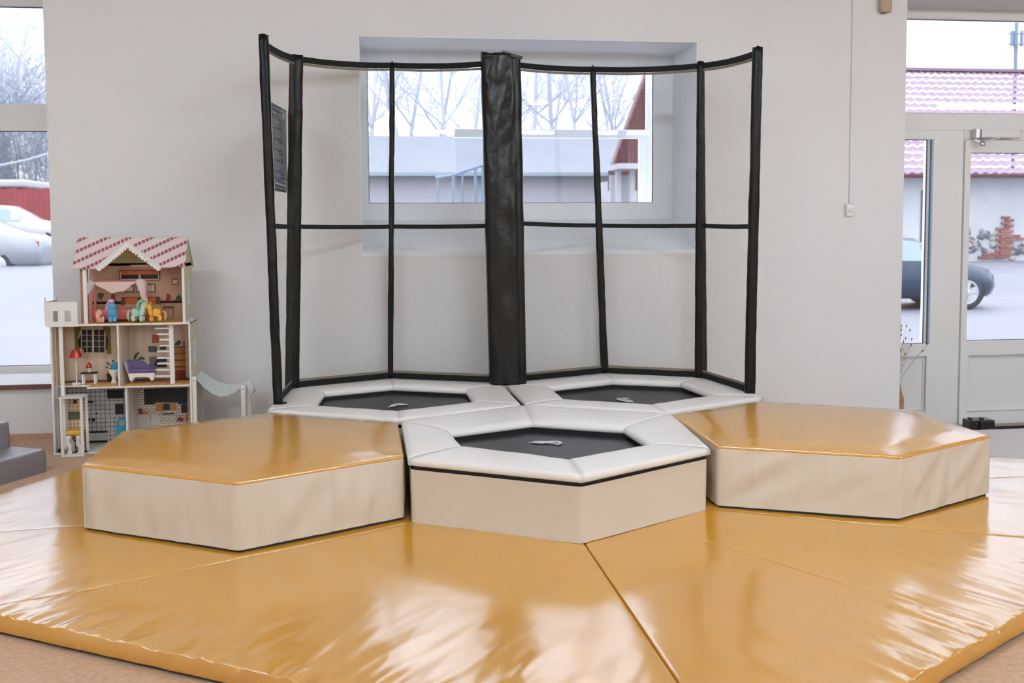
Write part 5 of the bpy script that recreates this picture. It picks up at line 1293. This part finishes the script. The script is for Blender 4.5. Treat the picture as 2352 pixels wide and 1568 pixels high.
for i_ in range(16):
    for j_ in range(5):
        cs = (g[i_][j_], g[i_+1][j_], g[i_+1][j_+1], g[i_][j_+1]); f_ = b.faces.new([c[0] for c in cs])
        for l_, c in zip(f_.loops, cs): l_[uvl].uv = c[1]
new('swag', b, SHEER, t, smooth=True)
def clothtube(pts, rads, nm, m, par, n=16):
    b = BM(); uvl = b.loops.layers.uv.new('UVMap'); rings = []
    for i_, (p, r_) in enumerate(zip(pts, rads)):
        rings.append([(b.verts.new((p[0]+r_*math.cos(2*PI*k/n)*(1+.25*math.sin(k*2.4)), p[1]+r_*.5*math.sin(2*PI*k/n)*(1+.25*math.cos(k*1.9)), p[2])), (k*.01, i_*.02)) for k in range(n)])
    for i_ in range(len(rings)-1):
        for k in range(n):
            cs = (rings[i_][k], rings[i_][(k+1) % n], rings[i_+1][(k+1) % n], rings[i_+1][k]); f_ = b.faces.new([c[0] for c in cs])
            for l_, c in zip(f_.loops, cs): l_[uvl].uv = c[1]
    return new(nm, b, m, par, smooth=True)
Q = lambda u, v: tuple(P(u, v, y=yb1-.004))
clothtube([Q(322, 641), Q(324, 648), Q(327, 662), Q(329, 678), Q(333, 692), Q(336, 700)], [.016, .030, .022, .014, .016, .010], 'gathered_drape', SHEER, t)
clothtube([Q(207, 644), Q(209, 650), Q(206, 662), Q(201, 676)], [.008, .020, .018, .006], 'gathered_drape', mat('sheer_white', (.8, .78, .78), .8), t)
# --- toy ponies (plain generic toys)
def pony(px_, vtop, vbot, yy, turn, lab, body, mane, tail_, sc=1.0, cat='toy pony'):
    q = P(px_, vbot, y=yy); H = P(px_, vtop, y=yy).z-(Z2+.004); z0 = Z2+.004
    t = thing('toy_pony', (q.x, yy, z0), lab, cat); R = Matrix.Rotation(turn, 3, 'Z')
    W_ = lambda p: tuple(Vector((q.x, yy, z0))+R @ (Vector(p)*H))
    V = [(-.02, 0, .45), (.16, 0, .46), (.24, 0, .62), (.27, 0, .80), (.42, 0, .70), (-.20, 0, .46),
         (.17, .09, .30), (.18, .09, .04), (.17, -.09, .30), (.18, -.09, .04), (-.20, .09, .28), (-.20, .09, .04), (-.20, -.09, .28), (-.20, -.09, .04)]
    E_ = [(0, 1), (1, 2), (2, 3), (3, 4), (0, 5), (1, 6), (6, 7), (1, 8), (8, 9), (5, 10), (10, 11), (5, 12), (12, 13)]
    Rr = [.17, .17, .14, .18, .12, .165, .075, .082, .075, .082, .085, .085, .085, .085]
    skin('body', [W_(v) for v in V], E_, [r*H*1.18 for r in Rr], 2, body, t)
    for sg in (-1, 1):
        b = BM(); lathe(b, (0, 0, 0), [(.035*H, 0), (.022*H, .05*H), (.004*H, .10*H)], 8)
        for v in b.verts: v.co = Vector(W_((.20, sg*.08, .90)))+R @ v.co
        new('ear', b, body, t, smooth=True)
        b = BM(); bmesh.ops.create_icosphere(b, subdivisions=2, radius=.026*H)
        for v in b.verts: v.co += Vector(W_((.33, sg*.135, .80)))
        new('eye', b, cm('eye', 40, 34, 60, .2), t, smooth=True)
    if mane:
        for k, mm in enumerate(mane):
            o = (k-(len(mane)-1)/2)*.075
            b = BM(); tube(b, [W_(p) for p in ((.30, o*.9, .93), (.20, o*.9-.02, 1.0), (.10, o-.05, .93), (.06, o-.12, .78), (.08, o-.17, .62), (.13, o-.17, .54))], [r*H for r in (.03, .06, .07, .07, .05, .015)], 8); new('mane', b, mm, t, smooth=True)
    if tail_:
        b = BM(); tube(b, [W_(p) for p in ((-.33, 0, .52), (-.42, 0, .50), (-.48, 0, .36), (-.47, 0, .18), (-.42, 0, .05))], [r*H for r in (.03, .06, .07, .06, .02)], 8); new('tail', b, tail_, t, smooth=True)
    return t
pm = lambda n_, r, g, b_: mat('pony_'+n_, S(r, g, b_), .5, .4)
pony(230, 712, 741, yf+.015, PI*.75, 'small peach toy pony with pinkish white mane, leftmost on the bedroom floor', pm('peach', 246, 182, 146), [pm('lilac', 230, 196, 214), pm('palepink', 236, 200, 196)], pm('lilac', 230, 196, 214))
pony(259, 689, 741, yf+.02, -.55*PI+.35, 'blue toy pony with pink mane on the dollhouse bedroom floor', pm('blue', 92, 164, 214), [pm('pink', 236, 164, 182), pm('white', 220, 214, 232), pm('pink', 236, 164, 182)], None)
pony(318, 689, 741, yf+.02, -.25, 'mint toy pony with green and coral mane on the dollhouse bedroom floor', pm('mint', 186, 222, 206), [pm('green', 120, 184, 150), pm('coral', 228, 128, 108)], pm('sage', 180, 196, 158))
pony(357, 692, 741, yf+.02, PI+.35, 'orange toy pony without mane, rightmost on the bedroom floor', pm('orange', 240, 172, 62), None, pm('tan', 214, 164, 120))
# --- sheer canopy frame beside the dollhouse
cf = thing('canopy_frame', (-1.75, 1.55, 0), 'small white wooden frame with a sheer mint canopy, right of the dollhouse', 'toy canopy')
yA, yB2 = 1.50, 1.78
tl, tr_, bl_, brr = P(446, 866, y=yA-.03), P(558, 886, y=yA-.03), P(461, 852, y=yB2), P(572, 876, y=yB2)
for q_, nm in ((tl, 'a'), (tr_, 'b'), (bl_, 'c'), (brr, 'd')):
    b = BM(); box(b, q_.x-.011, q_.x+.011, q_.y-.008, q_.y+.008, 0, q_.z+.004, .001); new('post', b, DW, cf)
for q_ in (tl, tr_):
    b = BM(); lathe(b, (q_.x, q_.y-.008, q_.z-.018), [(.0035, 0), (.003, -.0015)], 8, 'Y'); new('screw', b, SCREW, cf)
b = BM(); uvl = b.loops.layers.uv.new('UVMap'); g = []
n1, n2 = 22, 10
for i_ in range(n1+1):
    s_ = i_/n1; row = []
    for j_ in range(n2+1):
        f = j_/n2; a_ = tl.lerp(tr_, s_); c_ = bl_.lerp(brr, s_); p = a_.lerp(c_, f)
        p.z -= .085*math.sin(PI*s_)*(1-.5*f)+.010*math.sin(PI*f)+.002*math.sin(s_*40+f*5); row.append((b.verts.new(p), (s_*.3, f*.3)))
    g.append(row)
for i_ in range(n1):
    for j_ in range(n2):
        cs = (g[i_][j_], g[i_+1][j_], g[i_+1][j_+1], g[i_][j_+1]); f_ = b.faces.new([c[0] for c in cs])
        for l_, c in zip(f_.loops, cs): l_[uvl].uv = c[1]
new('canopy_fabric', b, SHM, cf, smooth=True)
clothtube([tuple(P(571, 876, y=yA+.12)), tuple(P(574, 885, y=yA+.12)), tuple(P(577, 896, y=yA+.12)), tuple(P(575, 904, y=yA+.12))], [.010, .018, .026, .012], 'fabric_end', SHM, cf)
